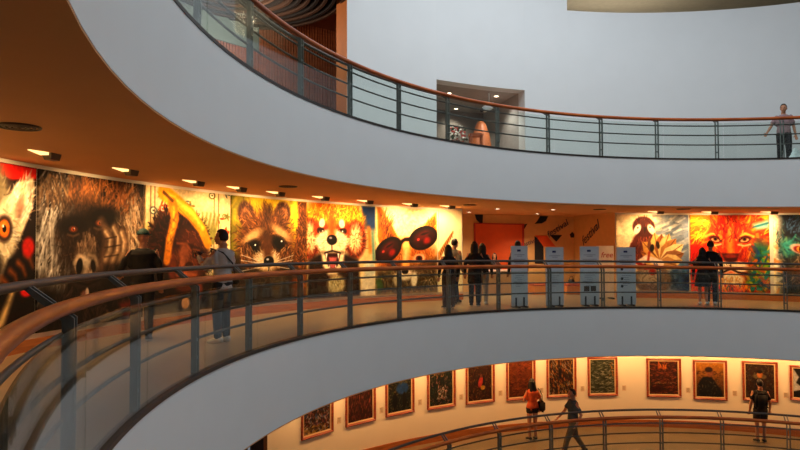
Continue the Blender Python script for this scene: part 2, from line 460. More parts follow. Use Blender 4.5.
def p_gorilla():
    p = Paint(220, 300, (24, 15, 11), 2)
    p.hairs(.5, .4, .62, .55, 260, .12, .022, [(60, 42, 30), (36, 25, 18), (84, 58, 38)], 90)
    p.hairs(.15, .36, .18, .42, 620, .10, .015, [(168, 156, 142), (120, 104, 90), (206, 196, 182), (80, 66, 54), (40, 30, 26)], 108, 14)
    p.hairs(.86, .28, .16, .32, 420, .10, .015, [(160, 124, 88), (196, 164, 126), (96, 64, 42), (50, 34, 25)], 72, 16)
    p.hairs(.26, .09, .28, .10, 260, .09, .015, [(120, 88, 58), (150, 116, 80), (84, 58, 38), (60, 42, 30)], 75, 28)
    p.hairs(.58, .15, .34, .12, 380, .09, .014, [(140, 80, 36), (170, 104, 48), (100, 56, 28), (70, 42, 24)], -82, 30)
    p.hairs(.10, .55, .10, .34, 160, .13, .012, [(214, 206, 194), (150, 138, 124)], 100, 10); p.hairs(.90, .36, .09, .26, 110, .12, .012, [(214, 186, 150), (150, 112, 78)], 78, 12)
    p.ell(.42, .44, .26, .27, (38, 25, 19), 0, .6)
    p.hairs(.42, .40, .27, .22, 200, .05, .012, [(52, 35, 26), (30, 20, 15), (74, 50, 36)], 90, 30)
    p.ell(.30, .33, .14, .065, (15, 9, 8), -10, .7); p.ell(.58, .265, .17, .07, (13, 8, 7), -8, .7)
    for x, y in ((.305, .36), (.55, .31)):
        p.ell(x, y, .04, .022, (84, 40, 24), 0, .5); p.ell(x, y, .018, .013, (196, 80, 30), 0, .4); p.ell(x, y, .008, .009, (10, 6, 5), 0, .3); p.ell(x+.008, y-.005, .005, .004, (255, 220, 190), 0, .4)
        p.line([(x-.05, y+.035), (x, y+.045), (x+.05, y+.03)], .012, (104, 74, 54), .015, .8)
    p.hairs(.43, .47, .09, .10, 90, .07, .014, [(104, 78, 58), (70, 50, 38), (132, 104, 80)], 85, 18)
    p.poly([(.33, .52), (.42, .49), (.52, .52), (.55, .62), (.50, .70), (.36, .70), (.31, .62)], (112, 88, 68), .05)
    p.hairs(.42, .60, .10, .09, 90, .05, .011, [(150, 124, 98), (92, 68, 52), (176, 150, 122)], 80, 24)
    p.line([(.32, .58), (.36, .535), (.41, .545), (.43, .60), (.42, .66)], .028, (190, 162, 130), .02)
    p.line([(.45, .53), (.51, .545), (.54, .60)], .022, (160, 132, 104), .02)
    p.line([(.60, .34), (.66, .36), (.66, .50)], .02, (214, 176, 130), .02); p.ell(.42, .575, .05, .03, (206, 182, 152), 0, .7); p.ell(.365, .605, .030, .055, (12, 8, 7), 10, .3); p.ell(.495, .605, .024, .045, (30, 20, 16), -14, .4)
    p.line([(.57, .30), (.63, .38), (.60, .50), (.57, .62)], .06, (92, 64, 46), .05)
    for pts in ([(.62, .37), (.67, .42), (.66, .50), (.62, .56)], [(.70, .34), (.75, .41), (.74, .50), (.69, .57)], [(.78, .37), (.81, .44), (.80, .51), (.76, .57)]):
        p.line(pts, .075, (86, 60, 42), .04); p.line([(x-.008, y) for x, y in pts], .036, (176, 138, 98), .03); p.line([(x-.016, y-.004) for x, y in pts[:3]], .012, (220, 186, 144), .015)
    for pts in ([(.60, .42), (.72, .40)], [(.60, .48), (.76, .46)], [(.60, .545), (.74, .53)]): p.line(pts, .008, (50, 32, 24), .012)
    p.ell(.43, .72, .14, .04, (50, 34, 28), 0, .5); p.line([(.32, .705), (.44, .73), (.56, .70)], .014, (14, 9, 8), .012)
    p.poly([(0, .66), (.3, .76), (.6, .78), (.75, .60), (1, .58), (1, 1), (0, 1)], (14, 9, 8), .14)
    p.hairs(.5, .86, .5, .14, 220, .10, .013, [(40, 28, 22), (60, 42, 34), (26, 18, 14)], 90)
    p.ell(.42, .80, .04, .035, (130, 84, 70), 0, .6); p.ell(.44, .78, .015, .03, (200, 170, 150), 0, .5); p.poly([(.75, .88), (.9, .86), (.97, .97), (.8, .99)], (90, 26, 18), .04)
    return p.rough(.35)
def p_chimp():
    p = Paint(200, 270, (232, 210, 164), 3)
    for _ in range(44):
        x, y = p.rng.uniform(0, 1), p.rng.uniform(0, .8); q = p.rng.uniform(.025, .05)
        c = [(150, 132, 50), (206, 96, 34), (120, 120, 60), (104, 112, 100)][p.rng.integers(4)]
        if p.rng.random() < .5:
            p.ell(x, y, q, q*.74, c, 0, .3); p.ell(x, y, q*.6, q*.44, (244, 230, 200), 0, .3); p.ell(x, y, q*.3, q*.22, c, 0, .3)
        else:
            for k in range(3): p.ell(x+q*.7*math.cos(k*2.1), y+q*.6*math.sin(k*2.1), q*.7, q*.25, c, k*60, .4)
    for x in (.055, .10, .80, .855): p.line([(x, 0), (x, .8)], .010, (120, 84, 44), .008)
    for i in range(5): p.line([(.62+.04*i, .42), (.66+.05*i, .18)], .06, (150, 146, 70), .02, .9, .015)
    def star(x, y, q, c):
        pts = []
        for k in range(10):
            rr = q if k % 2 == 0 else q*.45; a = -PI/2+k*PI/5+.2
            pts.append((x+rr*math.cos(a), y+rr*.74*math.sin(a)))
        p.poly(pts, c, .012)
    star(.94, .34, .075, (214, 80, 26)); star(.965, .20, .05, (130, 124, 50)); star(.17, .06, .05, (200, 90, 40)); star(.94, .60, .06, (200, 120, 60))
    p.poly([(0, .30), (.12, .26), (.2, .5), (.1, .8), (0, .85)], (222, 196, 120), .05, .7)
    p.ell(.37, .50, .36, .34, (40, 14, 9), 0, .2)
    p.hairs(.37, .50, .38, .36, 620, .055, .016, [(70, 26, 14), (48, 18, 11), (30, 11, 8), (96, 40, 20)], None, 26, .8, 0, .45)
    p.poly([(.02, 1), (.08, .72), (.3, .66), (.7, .70), (.82, .78), (.86, 1)], (30, 12, 9), .06)
    p.ell(.50, .53, .20, .22, (96, 44, 24), 12, .6); p.ell(.52, .62, .13, .10, (120, 60, 32), 0, .8)
    p.hairs(.5, .52, .19, .2, 150, .05, .008, [(140, 76, 40), (84, 36, 20), (176, 104, 58), (60, 26, 16)], 60)
    p.ell(.43, .46, .14, .035, (60, 24, 14), 8, .6); p.ell(.60, .50, .10, .03, (60, 24, 14), 8, .6)
    for x, y in ((.43, .49), (.58, .54)):
        p.ell(x, y, .045, .026, (40, 18, 12), 0, .4); p.ell(x, y, .022, .016, (150, 66, 40), 0, .4); p.ell(x+.008, y-.005, .010, .006, (255, 236, 220), 0, .4)
    p.ell(.50, .62, .05, .025, (70, 30, 18), 0, .4); p.ell(.47, .72, .15, .05, (140, 72, 40), 0, .5)
    p.line([(.34, .71), (.46, .735), (.60, .72)], .016, (60, 20, 14), .012); p.ell(.46, .79, .12, .05, (104, 50, 30), 0, .5)
    p.ell(.30, .62, .05, .11, (120, 56, 30), 0, .5)
    p.ell(.44, .52, .06, .08, (150, 86, 50), 10, .7); p.line([(.36, .44), (.46, .445), (.52, .50)], .02, (170, 96, 54), .02, .8); p.line([(.55, .49), (.62, .50), (.66, .55)], .018, (160, 90, 50), .02, .8); p.line([(.36, .70), (.46, .69), (.58, .71)], .03, (190, 112, 66), .025, .8); p.ell(.42, .60, .03, .05, (170, 100, 60), 0, .7)
    ban = (232, 164, 24)
    p.line([(.20, .04), (.34, .10), (.52, .20), (.65, .32), (.72, .44)], .13, ban, .02, 1, .09); p.line([(.22, .05), (.36, .10), (.54, .19), (.66, .31)], .035, (255, 216, 84), .03)
    p.line([(.30, .12), (.33, .24), (.27, .42), (.24, .58)], .10, (206, 132, 20), .02, 1, .075); p.line([(.31, .16), (.325, .26), (.27, .42)], .03, (246, 190, 62), .03)
    p.line([(.20, .04), (.30, .10)], .03, (110, 70, 20), .015); p.dabs(.22, .12, .36, .55, 26, .012, [(120, 74, 16), (170, 104, 16)], .5)
    p.line([(.38, .16), (.58, .30)], .008, (150, 96, 16), .008, .7)
    p.ell(.60, .86, .06, .10, (140, 70, 44), 20, .4); p.ell(.46, .93, .05, .05, (230, 180, 130), 0, .4)
    return p.rough(.2)
def p_raccoon():
    p = Paint(200, 250, (170, 146, 30), 4)
    p.mix(np.clip(p.X*1.3-.25, 0, 1), (246, 200, 34)); p.mix(np.clip(.5-p.Y, 0, 1)*np.clip(1-abs(p.X-.75)*3, 0, 1)*1.6, (255, 226, 80)); p.mix(np.clip(.25-p.X, 0, 1)*2.6, (96, 96, 24))
    p.dabs(0, 0, 1, 1, 130, .03, [(190, 160, 34), (230, 190, 40), (140, 120, 30)], .35)
    p.poly([(0, 1), (.1, .7), (.85, .66), (.9, 1)], (54, 44, 28), .1)
    for x, y, r_ in ((.19, .17, -28), (.66, .145, 24)):
        p.ell(x, y, .105, .13, (74, 40, 20), r_, .25); p.ell(x+.01, y+.015, .065, .09, (150, 96, 56), r_, .4); p.ell(x, y+.02, .04, .06, (96, 54, 30), r_, .5)
        p.hairs(x, y, .11, .13, 70, .05, .01, [(70, 38, 20), (120, 76, 42), (176, 124, 74)], -80)
    p.poly([(0, .55), (.12, .5), (.85, .5), (.9, 1), (0, 1)], (46, 32, 20), .12)
    p.ell(.45, .42, .37, .29, (104, 60, 28), 0, .25)
    p.hairs(.45, .38, .40, .28, 460, .07, .010, [(150, 92, 42), (88, 50, 24), (190, 128, 66), (60, 34, 18)], None, 24)
    p.poly([(.40, .06), (.52, .06), (.50, .45), (.44, .5), (.40, .45)], (70, 40, 20), .07, .8); p.hairs(.46, .2, .07, .16, 80, .06, .009, [(60, 34, 18), (120, 74, 38)], -90)
    for x, y, r_ in ((.29, .42, 24), (.63, .38, -28)):
        p.ell(x-.02*(1 if r_ > 0 else -1), y-.055, .13, .045, (196, 160, 110), -r_, .9)
    for x, y, r_ in ((.27, .47, -24), (.62, .43, 28)):
        p.ell(x, y, .105, .066, (20, 12, 10), r_, .6); p.hairs(x, y, .11, .07, 60, .05, .010, [(30, 18, 13), (56, 34, 22)], 70, 30)
        p.ell(x, y, .06, .045, (12, 8, 7), r_, .5)
        p.ell(x+.03*(1 if r_ < 0 else -1), y-.01, .034, .030, (8, 6, 6), 0, .3); p.ell(x+.035, y-.022, .010, .008, (255, 255, 250), 0, .4)
    p.ell(.46, .60, .17, .09, (226, 200, 156), 0, .6); p.hairs(.46, .6, .2, .1, 110, .05, .008, [(255, 240, 210), (200, 170, 120)], None)
    for sx in (-1, 1): p.hairs(.46+sx*.27, .54, .09, .10, 110, .07, .012, [(92, 52, 26), (140, 88, 46), (60, 34, 18), (196, 150, 96)], 90+sx*25, 20)
    p.poly([(.40, .40), (.51, .39), (.53, .56), (.42, .57)], (96, 56, 30), .06)
    p.ell(.485, .605, .068, .052, (10, 7, 8), 0, .2); p.ell(.47, .585, .018, .010, (190, 190, 200), 0, .5)
    p.line([(.485, .66), (.48, .70)], .012, (20, 12, 10), .01)
    for dx in (-1, 1):
        for k in range(4): p.line([(.485+dx*.12, .60+.02*k), (.485+dx*.36, .54+.05*k)], .006, (250, 244, 230), .006, .8)
    p.ell(.30, .82, .16, .14, (44, 34, 26), 0, .4); p.ell(.62, .85, .14, .12, (70, 60, 46), 0, .4)
    p.hairs(.45, .86, .4, .12, 150, .07, .01, [(110, 96, 74), (60, 48, 34), (30, 22, 16)], 90)
    p.poly([(.87, 0), (1, 0), (1, 1), (.80, 1), (.82, .5), (.89, .2)], (108, 60, 22), .03)
    p.hairs(.92, .5, .07, .5, 260, .07, .012, [(70, 36, 14), (150, 88, 36), (188, 120, 56), (50, 26, 12)], 80, 30)
    p.ell(.85, .72, .06, .06, (70, 44, 28), 0, .3); p.ell(.85, .72, .03, .03, (130, 88, 54), 0, .4)
    return p.rough(.2)
def p_panda():
    p = Paint(200, 270, (240, 214, 160), 5)
    p.poly([(.80, 0), (1, 0), (1, .30), (.8, .26)], (30, 62, 110), .04); p.poly([(.80, .3), (1, .26), (1, .62), (.82, .62)], (226, 190, 130), .08); p.line([(.90, .25), (.93, .50)], .05, (226, 120, 36), .05); p.line([(.96, .30), (.98, .6)], .04, (90, 140, 130), .05); p.ell(.92, .72, .09, .10, (200, 206, 190), 0, .6)
    p.ell(.38, .20, .46, .27, (226, 120, 14), 0, .25)
    p.hairs(.40, .17, .42, .18, 420, .09, .013, [(250, 170, 30), (240, 140, 20), (255, 200, 60), (206, 92, 12), (255, 214, 90)], -90, 40)
    for x in (.03, .70):
        p.ell(x, .38, .155, .21, (96, 28, 10), 0, .3); p.hairs(x, .38, .15, .2, 120, .06, .014, [(150, 50, 16), (90, 24, 10), (196, 84, 26)], None)
        p.ell(x+.0, .37, .095, .15, (240, 206, 150), 0, .6); p.hairs(x, .37, .09, .14, 90, .05, .012, [(246, 220, 176), (220, 170, 112), (170, 84, 36), (120, 44, 16)], None)
    for x, r_ in ((.21, 20), (.50, -20)):
        p.ell(x, .30, .12, .11, (176, 66, 14), r_, .5)
        p.ell(x, .21, .042, .052, (250, 236, 206), r_, .45); p.ell(x, .305, .075, .044, (50, 14, 8), r_, .4); p.ell(x+.005, .30, .022, .018, (8, 5, 5), 0, .3); p.ell(x+.01, .292, .007, .006, (255, 255, 255), 0, .4)
    p.ell(.355, .40, .24, .125, (246, 226, 186), 0, .25); p.hairs(.355, .40, .23, .12, 150, .05, .008, [(255, 248, 226), (230, 200, 150)], None)
    p.poly([(.31, .16), (.40, .16), (.40, .34), (.31, .34)], (210, 96, 20), .07)
    p.poly([(.02, .60), (.2, .52), (.52, .52), (.74, .60), (.78, 1), (0, 1)], (34, 15, 10), .05)
    p.hairs(.38, .78, .38, .2, 220, .08, .012, [(58, 26, 16), (24, 11, 8), (84, 42, 24)], 80)
    p.poly([(.20, .53), (.54, .53), (.52, .66), (.42, .76), (.30, .76), (.22, .66)], (250, 230, 190), .04)
    p.poly([(.25, .53), (.48, .53), (.44, .66), (.37, .715), (.30, .66)], (60, 10, 12), .02)
    p.poly([(.31, .57), (.43, .57), (.40, .68), (.37, .70), (.33, .68)], (206, 110, 110), .025)
    for x in (.275, .45): p.poly([(x-.014, .53), (x+.014, .53), (x, .60)], (255, 250, 235), .008)
    for x in (.32, .41): p.poly([(x-.01, .68), (x+.01, .68), (x, .64)], (255, 250, 235), .008)
    p.line([(.25, .525), (.36, .50), (.48, .525)], .014, (40, 14, 10), .012); p.line([(.355, .43), (.355, .51)], .014, (40, 14, 10), .01)
    p.ell(.355, .385, .075, .055, (14, 9, 10), 0, .25); p.ell(.335, .365, .022, .012, (150, 150, 160), 0, .5)
    p.ell(.42, .86, .13, .10, (206, 190, 140), 0, .5); p.hairs(.42, .86, .12, .1, 80, .06, .009, [(236, 224, 190), (150, 136, 96)], 90)
    p.poly([(.8, .78), (1, .78), (1, 1), (.78, 1)], (236, 222, 200), .04)
    return p.rough(.15)
def p_fox():
    p = Paint(220, 250, (250, 232, 176), 6)
    p.mix(np.clip(.6-p.Y, 0, 1), (252, 238, 190)); p.dabs(.2, 0, .8, .45, 80, .025, [(252, 240, 200), (244, 222, 160), (226, 210, 150)], .4, 2)
    p.poly([(.02, 0), (.08, 0), (.22, .16), (.40, .40), (.10, .55), (.03, .35)], (204, 120, 24), .03); p.poly([(.06, .06), (.12, .10), (.29, .36), (.14, .48)], (104, 46, 14), .06); p.hairs(.15, .28, .1, .2, 110, .10, .012, [(230, 150, 44), (150, 76, 22), (96, 42, 14), (206, 120, 30)], -70, 18)
    p.poly([(.98, .04), (.99, .30), (.80, .42), (.64, .40), (.76, .22)], (206, 120, 26), .03); p.poly([(.95, .10), (.94, .28), (.76, .35), (.82, .22)], (140, 66, 18), .05); p.hairs(.88, .24, .09, .12, 70, .08, .012, [(246, 186, 70), (180, 104, 34)], -60, 22)
    p.ell(.50, .60, .50, .24, (186, 100, 34), 0, .4); p.hairs(.5, .56, .48, .2, 300, .07, .012, [(216, 136, 54), (150, 78, 26), (240, 180, 96), (120, 56, 20)], 80)
    p.poly([(.0, .72), (.3, .68), (.7, .66), (1, .6), (1, 1), (0, 1)], (84, 62, 38), .12)
    p.hairs(.5, .84, .5, .17, 420, .07, .012, [(150, 126, 90), (84, 62, 40), (200, 180, 140), (50, 38, 28), (90, 92, 60)], 90, 40)
    p.ell(.70, .59, .10, .055, (236, 180, 140), -8, .4); p.ell(.70, .59, .055, .035, (90, 30, 22), 0, .4); p.ell(.70, .588, .024, .022, (14, 8, 8), 0, .3)
    p.ell(.27, .66, .10, .05, (120, 60, 30), 0, .5)
    p.line([(.50, .42), (.49, .56), (.48, .72)], .14, (238, 170, 90), .05, 1, .12); p.line([(.49, .40), (.48, .60)], .05, (255, 214, 150), .05)
    p.ell(.47, .78, .13, .07, (228, 214, 190), 0, .5); p.ell(.47, .74, .055, .035, (26, 18, 16), 0, .3); p.ell(.62, .84, .05, .09, (236, 226, 206), 10, .5); p.ell(.34, .84, .06, .08, (206, 190, 160), -10, .5)
    for cx, cy, rx, ry, rot in ((.20, .49, .215, .125, -24), (.77, .345, .225, .13, -14)):
        p.ell(cx, cy, rx*1.06, ry*1.06, (20, 4, 5), rot, .08); p.ell(cx+.01, cy+.005, rx*.88, ry*.84, (52, 7, 8), rot, .3)
        p.ell(cx-.02, cy-.02, rx*.5, ry*.35, (96, 14, 12), rot-10, .8); p.ell(cx+.06, cy+.03, rx*.25, ry*.3, (150, 26, 18), rot, .8); p.ell(cx-.08, cy+.02, rx*.10, ry*.12, (190, 70, 60), rot, .7); p.ell(cx+.02, cy-.05, rx*.3, ry*.1, (40, 6, 8), rot, .5)
    p.line([(.38, .42), (.47, .37), (.57, .36)], .045, (30, 8, 8), .015); p.ell(.48, .44, .05, .05, (246, 196, 120), 0, .5)
    p.poly([(0, .84), (.08, .80), (.12, .92), (.04, .99)], (70, 96, 50), .03)
    return p.rough(.18)
def p_stick():
    p = Paint(90, 250, (252, 236, 190), 7)
    p.line([(.02, .56), (.30, .42), (.62, .27)], .10, (190, 130, 60), .02, 1, .04)
    p.dabs(.0, .28, .6, .55, 1, .01, [(120, 60, 30)])
    for k in range(9): p.line([(.06+.06*k, .52-.028*k), (.10+.06*k, .55-.028*k)], .025, (120, 56, 26), .015)
    p.line([(.0, .66), (.16, .60)], .05, (120, 50, 36), .02); p.ell(.2, .75, .1, .05, (236, 200, 150), 0, .6)
    return p.rough(.05)
def p_penguin():
    p = Paint(220, 250, (244, 222, 178), 8)
    p.mix(np.clip((p.X-.55)*2.4, 0, 1), (136, 148, 168)); p.mix(np.clip((p.X-.6)*2.5, 0, 1)*np.clip((p.Y-.5)*3, 0, 1), (20, 50, 104))
    p.dabs(.6, .0, 1, .5, 60, .035, [(190, 194, 200), (120, 130, 144), (220, 220, 214), (90, 104, 124)], .5, 2.4, -20); p.dabs(.62, .6, 1, 1, 50, .03, [(30, 56, 96), (60, 100, 130), (20, 36, 64)], .6)
    p.line([(.05, .46), (.09, .44), (.12, .455)], .010, (90, 70, 60), .008); p.dabs(0, .0, .5, .3, 20, .04, [(255, 236, 196), (236, 206, 156)], .4)
    p.poly([(.26, .36), (.20, .38), (.13, .58), (.18, .62), (.28, .50)], (110, 44, 28), .02)
    p.ell(.40, .48, .20, .28, (104, 40, 28), 0, .15); p.hairs(.40, .5, .18, .25, 150, .05, .011, [(150, 70, 44), (74, 26, 18), (176, 100, 66)], 90)
    p.ell(.385, .16, .155, .135, (86, 34, 22), 0, .15); p.hairs(.385, .12, .14, .09, 60, .04, .01, [(120, 56, 36), (64, 24, 16)], -90)
    for x, r_ in ((.31, 14), (.48, -14)):
        p.ell(x+(-.012 if r_ > 0 else .012), .195, .042, .075, (246, 232, 208), r_*2.2, .4)
    p.ell(.305, .175, .012, .012, (12, 9, 9), 0, .3); p.ell(.475, .165, .012, .012, (12, 9, 9), 0, .3)
    p.poly([(.385, .17), (.425, .17), (.40, .255)], (50, 26, 20), .015)
    p.ell(.50, .86, .26, .20, (126, 104, 88), 0, .2); p.ell(.46, .82, .16, .10, (190, 168, 146), 0, .7); p.dabs(.3, .72, .72, 1, 50, .02, [(150, 128, 110), (90, 72, 60), (206, 186, 164)], .4)
    for a_, L_, c in ((200, .25, (166, 100, 46)), (222, .29, (206, 150, 74)), (240, .27, (120, 70, 40)), (258, .30, (222, 180, 104)), (276, .28, (160, 100, 54)), (294, .31, (226, 190, 124)), (312, .31, (180, 124, 66)), (330, .34, (232, 206, 150)), (346, .31, (150, 100, 62)), (0, .28, (222, 190, 130)), (14, .22, (190, 140, 84)), (182, .22, (216, 170, 100))):
        x0, y0 = .60, .60; a = rad(a_); dx, dy = math.cos(a), math.sin(a); nx, ny = -dy, dx
        p.poly([(x0, y0), (x0+dx*L_*.55+nx*.095, y0+dy*L_*.65+ny*.095), (x0+dx*L_*.9+nx*.06, y0+dy*L_*1.0+ny*.06), (x0+dx*L_*1.12, y0+dy*L_*1.25), (x0+dx*L_*.8-nx*.07, y0+dy*L_*.9-ny*.07), (x0+dx*L_*.4-nx*.08, y0+dy*L_*.5-ny*.08)], c, .012)
        p.line([(x0, y0), (x0+dx*L_*1.05, y0+dy*L_*1.2)], .010, (90, 48, 26), .012, .8)
    p.ell(.50, .44, .03, .05, (40, 24, 18), 10, .4); p.ell(.58, .40, .025, .05, (60, 34, 24), -10, .4)
    p.line([(.28, .66), (.42, .58), (.62, .64)], .085, (240, 216, 196), .02); p.line([(.27, .62), (.40, .70), (.55, .69)], .05, (150, 34, 26), .02); p.line([(.46, .5), (.44, .62)], .03, (170, 50, 34), .02); p.ell(.50, .76, .05, .04, (150, 40, 30), 0, .4)
    p.poly([(0, .88), (.25, .90), (.28, 1), (0, 1)], (236, 220, 196), .03)
    return p.rough(.15)
def p_lion():
    p = Paint(240, 240, (236, 80, 16), 9)
    cols = [(240, 166, 30), (236, 110, 18), (216, 44, 12), (246, 196, 60), (180, 24, 10), (226, 80, 16), (206, 40, 14)]
    p.dabs(0, 0, 1, 1, 240, .045, cols, .6, 2.2)
    p.hairs(.5, .4, .62, .55, 420, .16, .022, cols, None, 16, .75, 0, .55)
    p.ell(.08, .60, .14, .22, (206, 22, 12), 0, .7); p.hairs(.1, .6, .1, .18, 50, .12, .02, [(230, 40, 14), (160, 16, 10)], 100)
    p.mix(np.clip(.34-p.X, 0, 1)*np.clip(.4-p.Y, 0, 1)*10, (250, 206, 50), .8); p.hairs(.12, .16, .14, .14, 70, .14, .02, [(255, 230, 90), (246, 190, 40), (236, 130, 20)], 150)
    p.poly([(.80, .12), (1, .06), (1, .17), (.84, .19)], (140, 190, 180), .05); p.line([(.8, .16), (1, .1)], .02, (40, 110, 120), .02)
    p.ell(.88, .66, .20, .32, (40, 120, 96), 0, .6); p.dabs(.74, .42, 1, .98, 110, .032, [(30, 130, 130), (110, 150, 30), (206, 190, 40), (20, 70, 120), (40, 100, 60), (220, 110, 30)], .75, 1.8)
    p.ell(.50, .46, .28, .42, (216, 70, 20), 0, .6); p.hairs(.5, .4, .27, .38, 320, .09, .018, [(236, 116, 34), (204, 48, 16), (246, 160, 70), (170, 30, 12)], 90, 28)
    p.line([(.42, .10), (.46, .34), (.45, .55)], .05, (196, 36, 16), .05, .8); p.line([(.60, .10), (.57, .34), (.59, .55)], .05, (206, 50, 18), .05, .8); p.line([(.51, .08), (.515, .5)], .08, (250, 150, 50), .06, .9)
    p.line([(.20, .28), (.30, .24), (.42, .32)], .035, (250, 190, 80), .02); p.line([(.60, .32), (.70, .24), (.80, .28)], .035, (250, 190, 80), .02)
    for x, r_ in ((.325, 12), (.695, -12)):
        p.ell(x, .315, .085, .045, (90, 16, 10), r_, .5); p.ell(x, .328, .055, .022, (226, 176, 120), r_, .4); p.ell(x, .315, .028, .024, (120, 60, 20), 0, .4); p.ell(x, .312, .016, .016, (12, 7, 6), 0, .4); p.line([(x-.08, .385), (x, .40), (x+.07, .38)], .02, (255, 214, 150), .02)
    p.poly([(.40, .50), (.63, .50), (.585, .62), (.515, .66), (.45, .62)], (84, 14, 10), .03); p.ell(.515, .535, .08, .025, (150, 44, 28), 0, .6); p.line([(.36, .46), (.40, .56), (.33, .66)], .03, (150, 24, 12), .03, .8); p.line([(.67, .46), (.63, .56), (.70, .66)], .03, (150, 24, 12), .03, .8); p.hairs(.515, .2, .2, .16, 90, .1, .018, [(160, 26, 12), (246, 150, 50), (220, 60, 16), (120, 16, 8)], -90, 24)
    p.ell(.42, .68, .12, .075, (246, 226, 190), 0, .4); p.ell(.61, .68, .12, .075, (246, 222, 184), 0, .4)
    for k in range(6): p.line([(.34+.03*k, .64+.012*(k % 2)), (.35+.03*k, .66)], .008, (110, 50, 26), .008)
    p.line([(.32, .755), (.42, .745), (.515, .70), (.61, .745), (.71, .755)], .024, (50, 14, 10), .015); p.line([(.515, .65), (.515, .71)], .014, (50, 14, 10), .01)
    p.ell(.515, .83, .16, .075, (240, 214, 176), 0, .4); p.hairs(.515, .86, .16, .08, 90, .07, .011, [(250, 234, 206), (206, 150, 90), (246, 170, 70)], 90)
    p.hairs(.5, .96, .36, .06, 90, .1, .02, [(226, 70, 16), (246, 160, 40), (60, 80, 80), (190, 30, 14)], 90)
    return p.rough(.14)
def p_cat():
    p = Paint(200, 240, (60, 70, 80), 10)
    p.mix(np.clip(.12-p.X, 0, 1)*9, (250, 236, 200)); p.dabs(0, .3, .12, 1, 20, .03, [(246, 210, 140), (250, 240, 220), (226, 150, 70)], .6)
    p.ell(.55, .45, .46, .52, (54, 62, 66), 0, .3); p.hairs(.5, .35, .48, .4, 380, .10, .014, [(40, 70, 84), (70, 120, 120), (30, 40, 60), (110, 130, 110), (60, 44, 40)], -70, 35)
    p.poly([(.12, .02), (.20, 0), (.42, .16), (.26, .34), (.14, .25)], (26, 34, 50), .04); p.hairs(.24, .14, .1, .1, 50, .08, .014, [(40, 70, 100), (20, 26, 44), (70, 100, 130)], -60)
    p.poly([(.86, .02), (.98, .02), (.96, .28), (.8, .32), (.66, .16)], (26, 34, 50), .04)
    p.ell(.18, .42, .10, .12, (60, 140, 130), -30, .7); p.dabs(.1, .28, .3, .55, 30, .025, [(70, 160, 150), (120, 170, 130), (36, 90, 100)], .6)
    p.ell(.50, .68, .30, .26, (110, 84, 66), 0, .6); p.hairs(.5, .7, .32, .26, 260, .08, .012, [(150, 118, 92), (84, 60, 46), (176, 150, 120), (60, 42, 36)], 90, 35)
    for x, r_ in ((.31, 16), (.72, -16)):
        p.ell(x, .435, .12, .06, (240, 190, 170), r_, .4); p.ell(x, .44, .085, .042, (150, 60, 56), r_, .3); p.ell(x, .435, .045, .038, (226, 150, 60), 0, .3); p.ell(x, .435, .014, .034, (10, 7, 6), 0, .3)
    p.poly([(.42, .62), (.60, .62), (.51, .70)], (60, 26, 24), .03); p.line([(.51, .70), (.51, .76)], .014, (30, 16, 14), .01); p.ell(.51, .84, .14, .06, (190, 170, 146), 0, .5)
    return p.rough(.25)

MURALS = [
    (p_lemur, -89.2, -79.15, 'mural of a cream lemur with an orange eye and red corner'),
    (p_gorilla, -78.95, -68.95, 'mural of a dark shaggy gorilla resting its chin on a fist'),
    (p_chimp, -68.75, -58.85, 'mural of an ape under yellow bananas on a flowered ground'),
    (p_raccoon, -58.65, -48.55, 'mural of a black masked raccoon beside a brown tree trunk'),
    (p_panda, -48.45, -38.55, 'mural of an orange red panda with wide open mouth'),
    (p_fox, -38.45, -29.1, 'mural of a fox in dark red sunglasses'),
    (p_stick, -28.9, -25.3, 'narrow cream mural with a slanting brown brush, right of the fox'),
    (p_penguin, -2.0, 8.0, 'mural of a penguin hugging a golden lotus flower'),
    (p_lion, 8.25, 18.25, 'mural of a red and orange lion face with green corner'),
    (p_cat, 18.75, 28.75, 'mural of a dark teal cat face, right of the lion'),
]
DEPTH = {'p_lion': 1.3, 'p_penguin': 1.25, 'p_stick': 1.1, 'p_cat': 1.3, 'p_gorilla': 1.05, 'p_chimp': 1.35, 'p_raccoon': 1.25, 'p_panda': 1.3, 'p_fox': 1.3, 'p_lemur': 1.3}
for fn, p0, p1, lab in MURALS:
    pt = fn(); g = DEPTH.get(fn.__name__, 1.45)
    pt.img = 255*(np.clip(pt.img, 0, 255)/255)**g      # deepen the paint
    o = canvas_mesh('mural', pt, lambda u, v, d: P(p0+(p1-p0)*u, 11.764+d, 2.418-2.196*v), .034)
    tag(o, lab, 'mural', 'animal murals on the middle gallery wall')

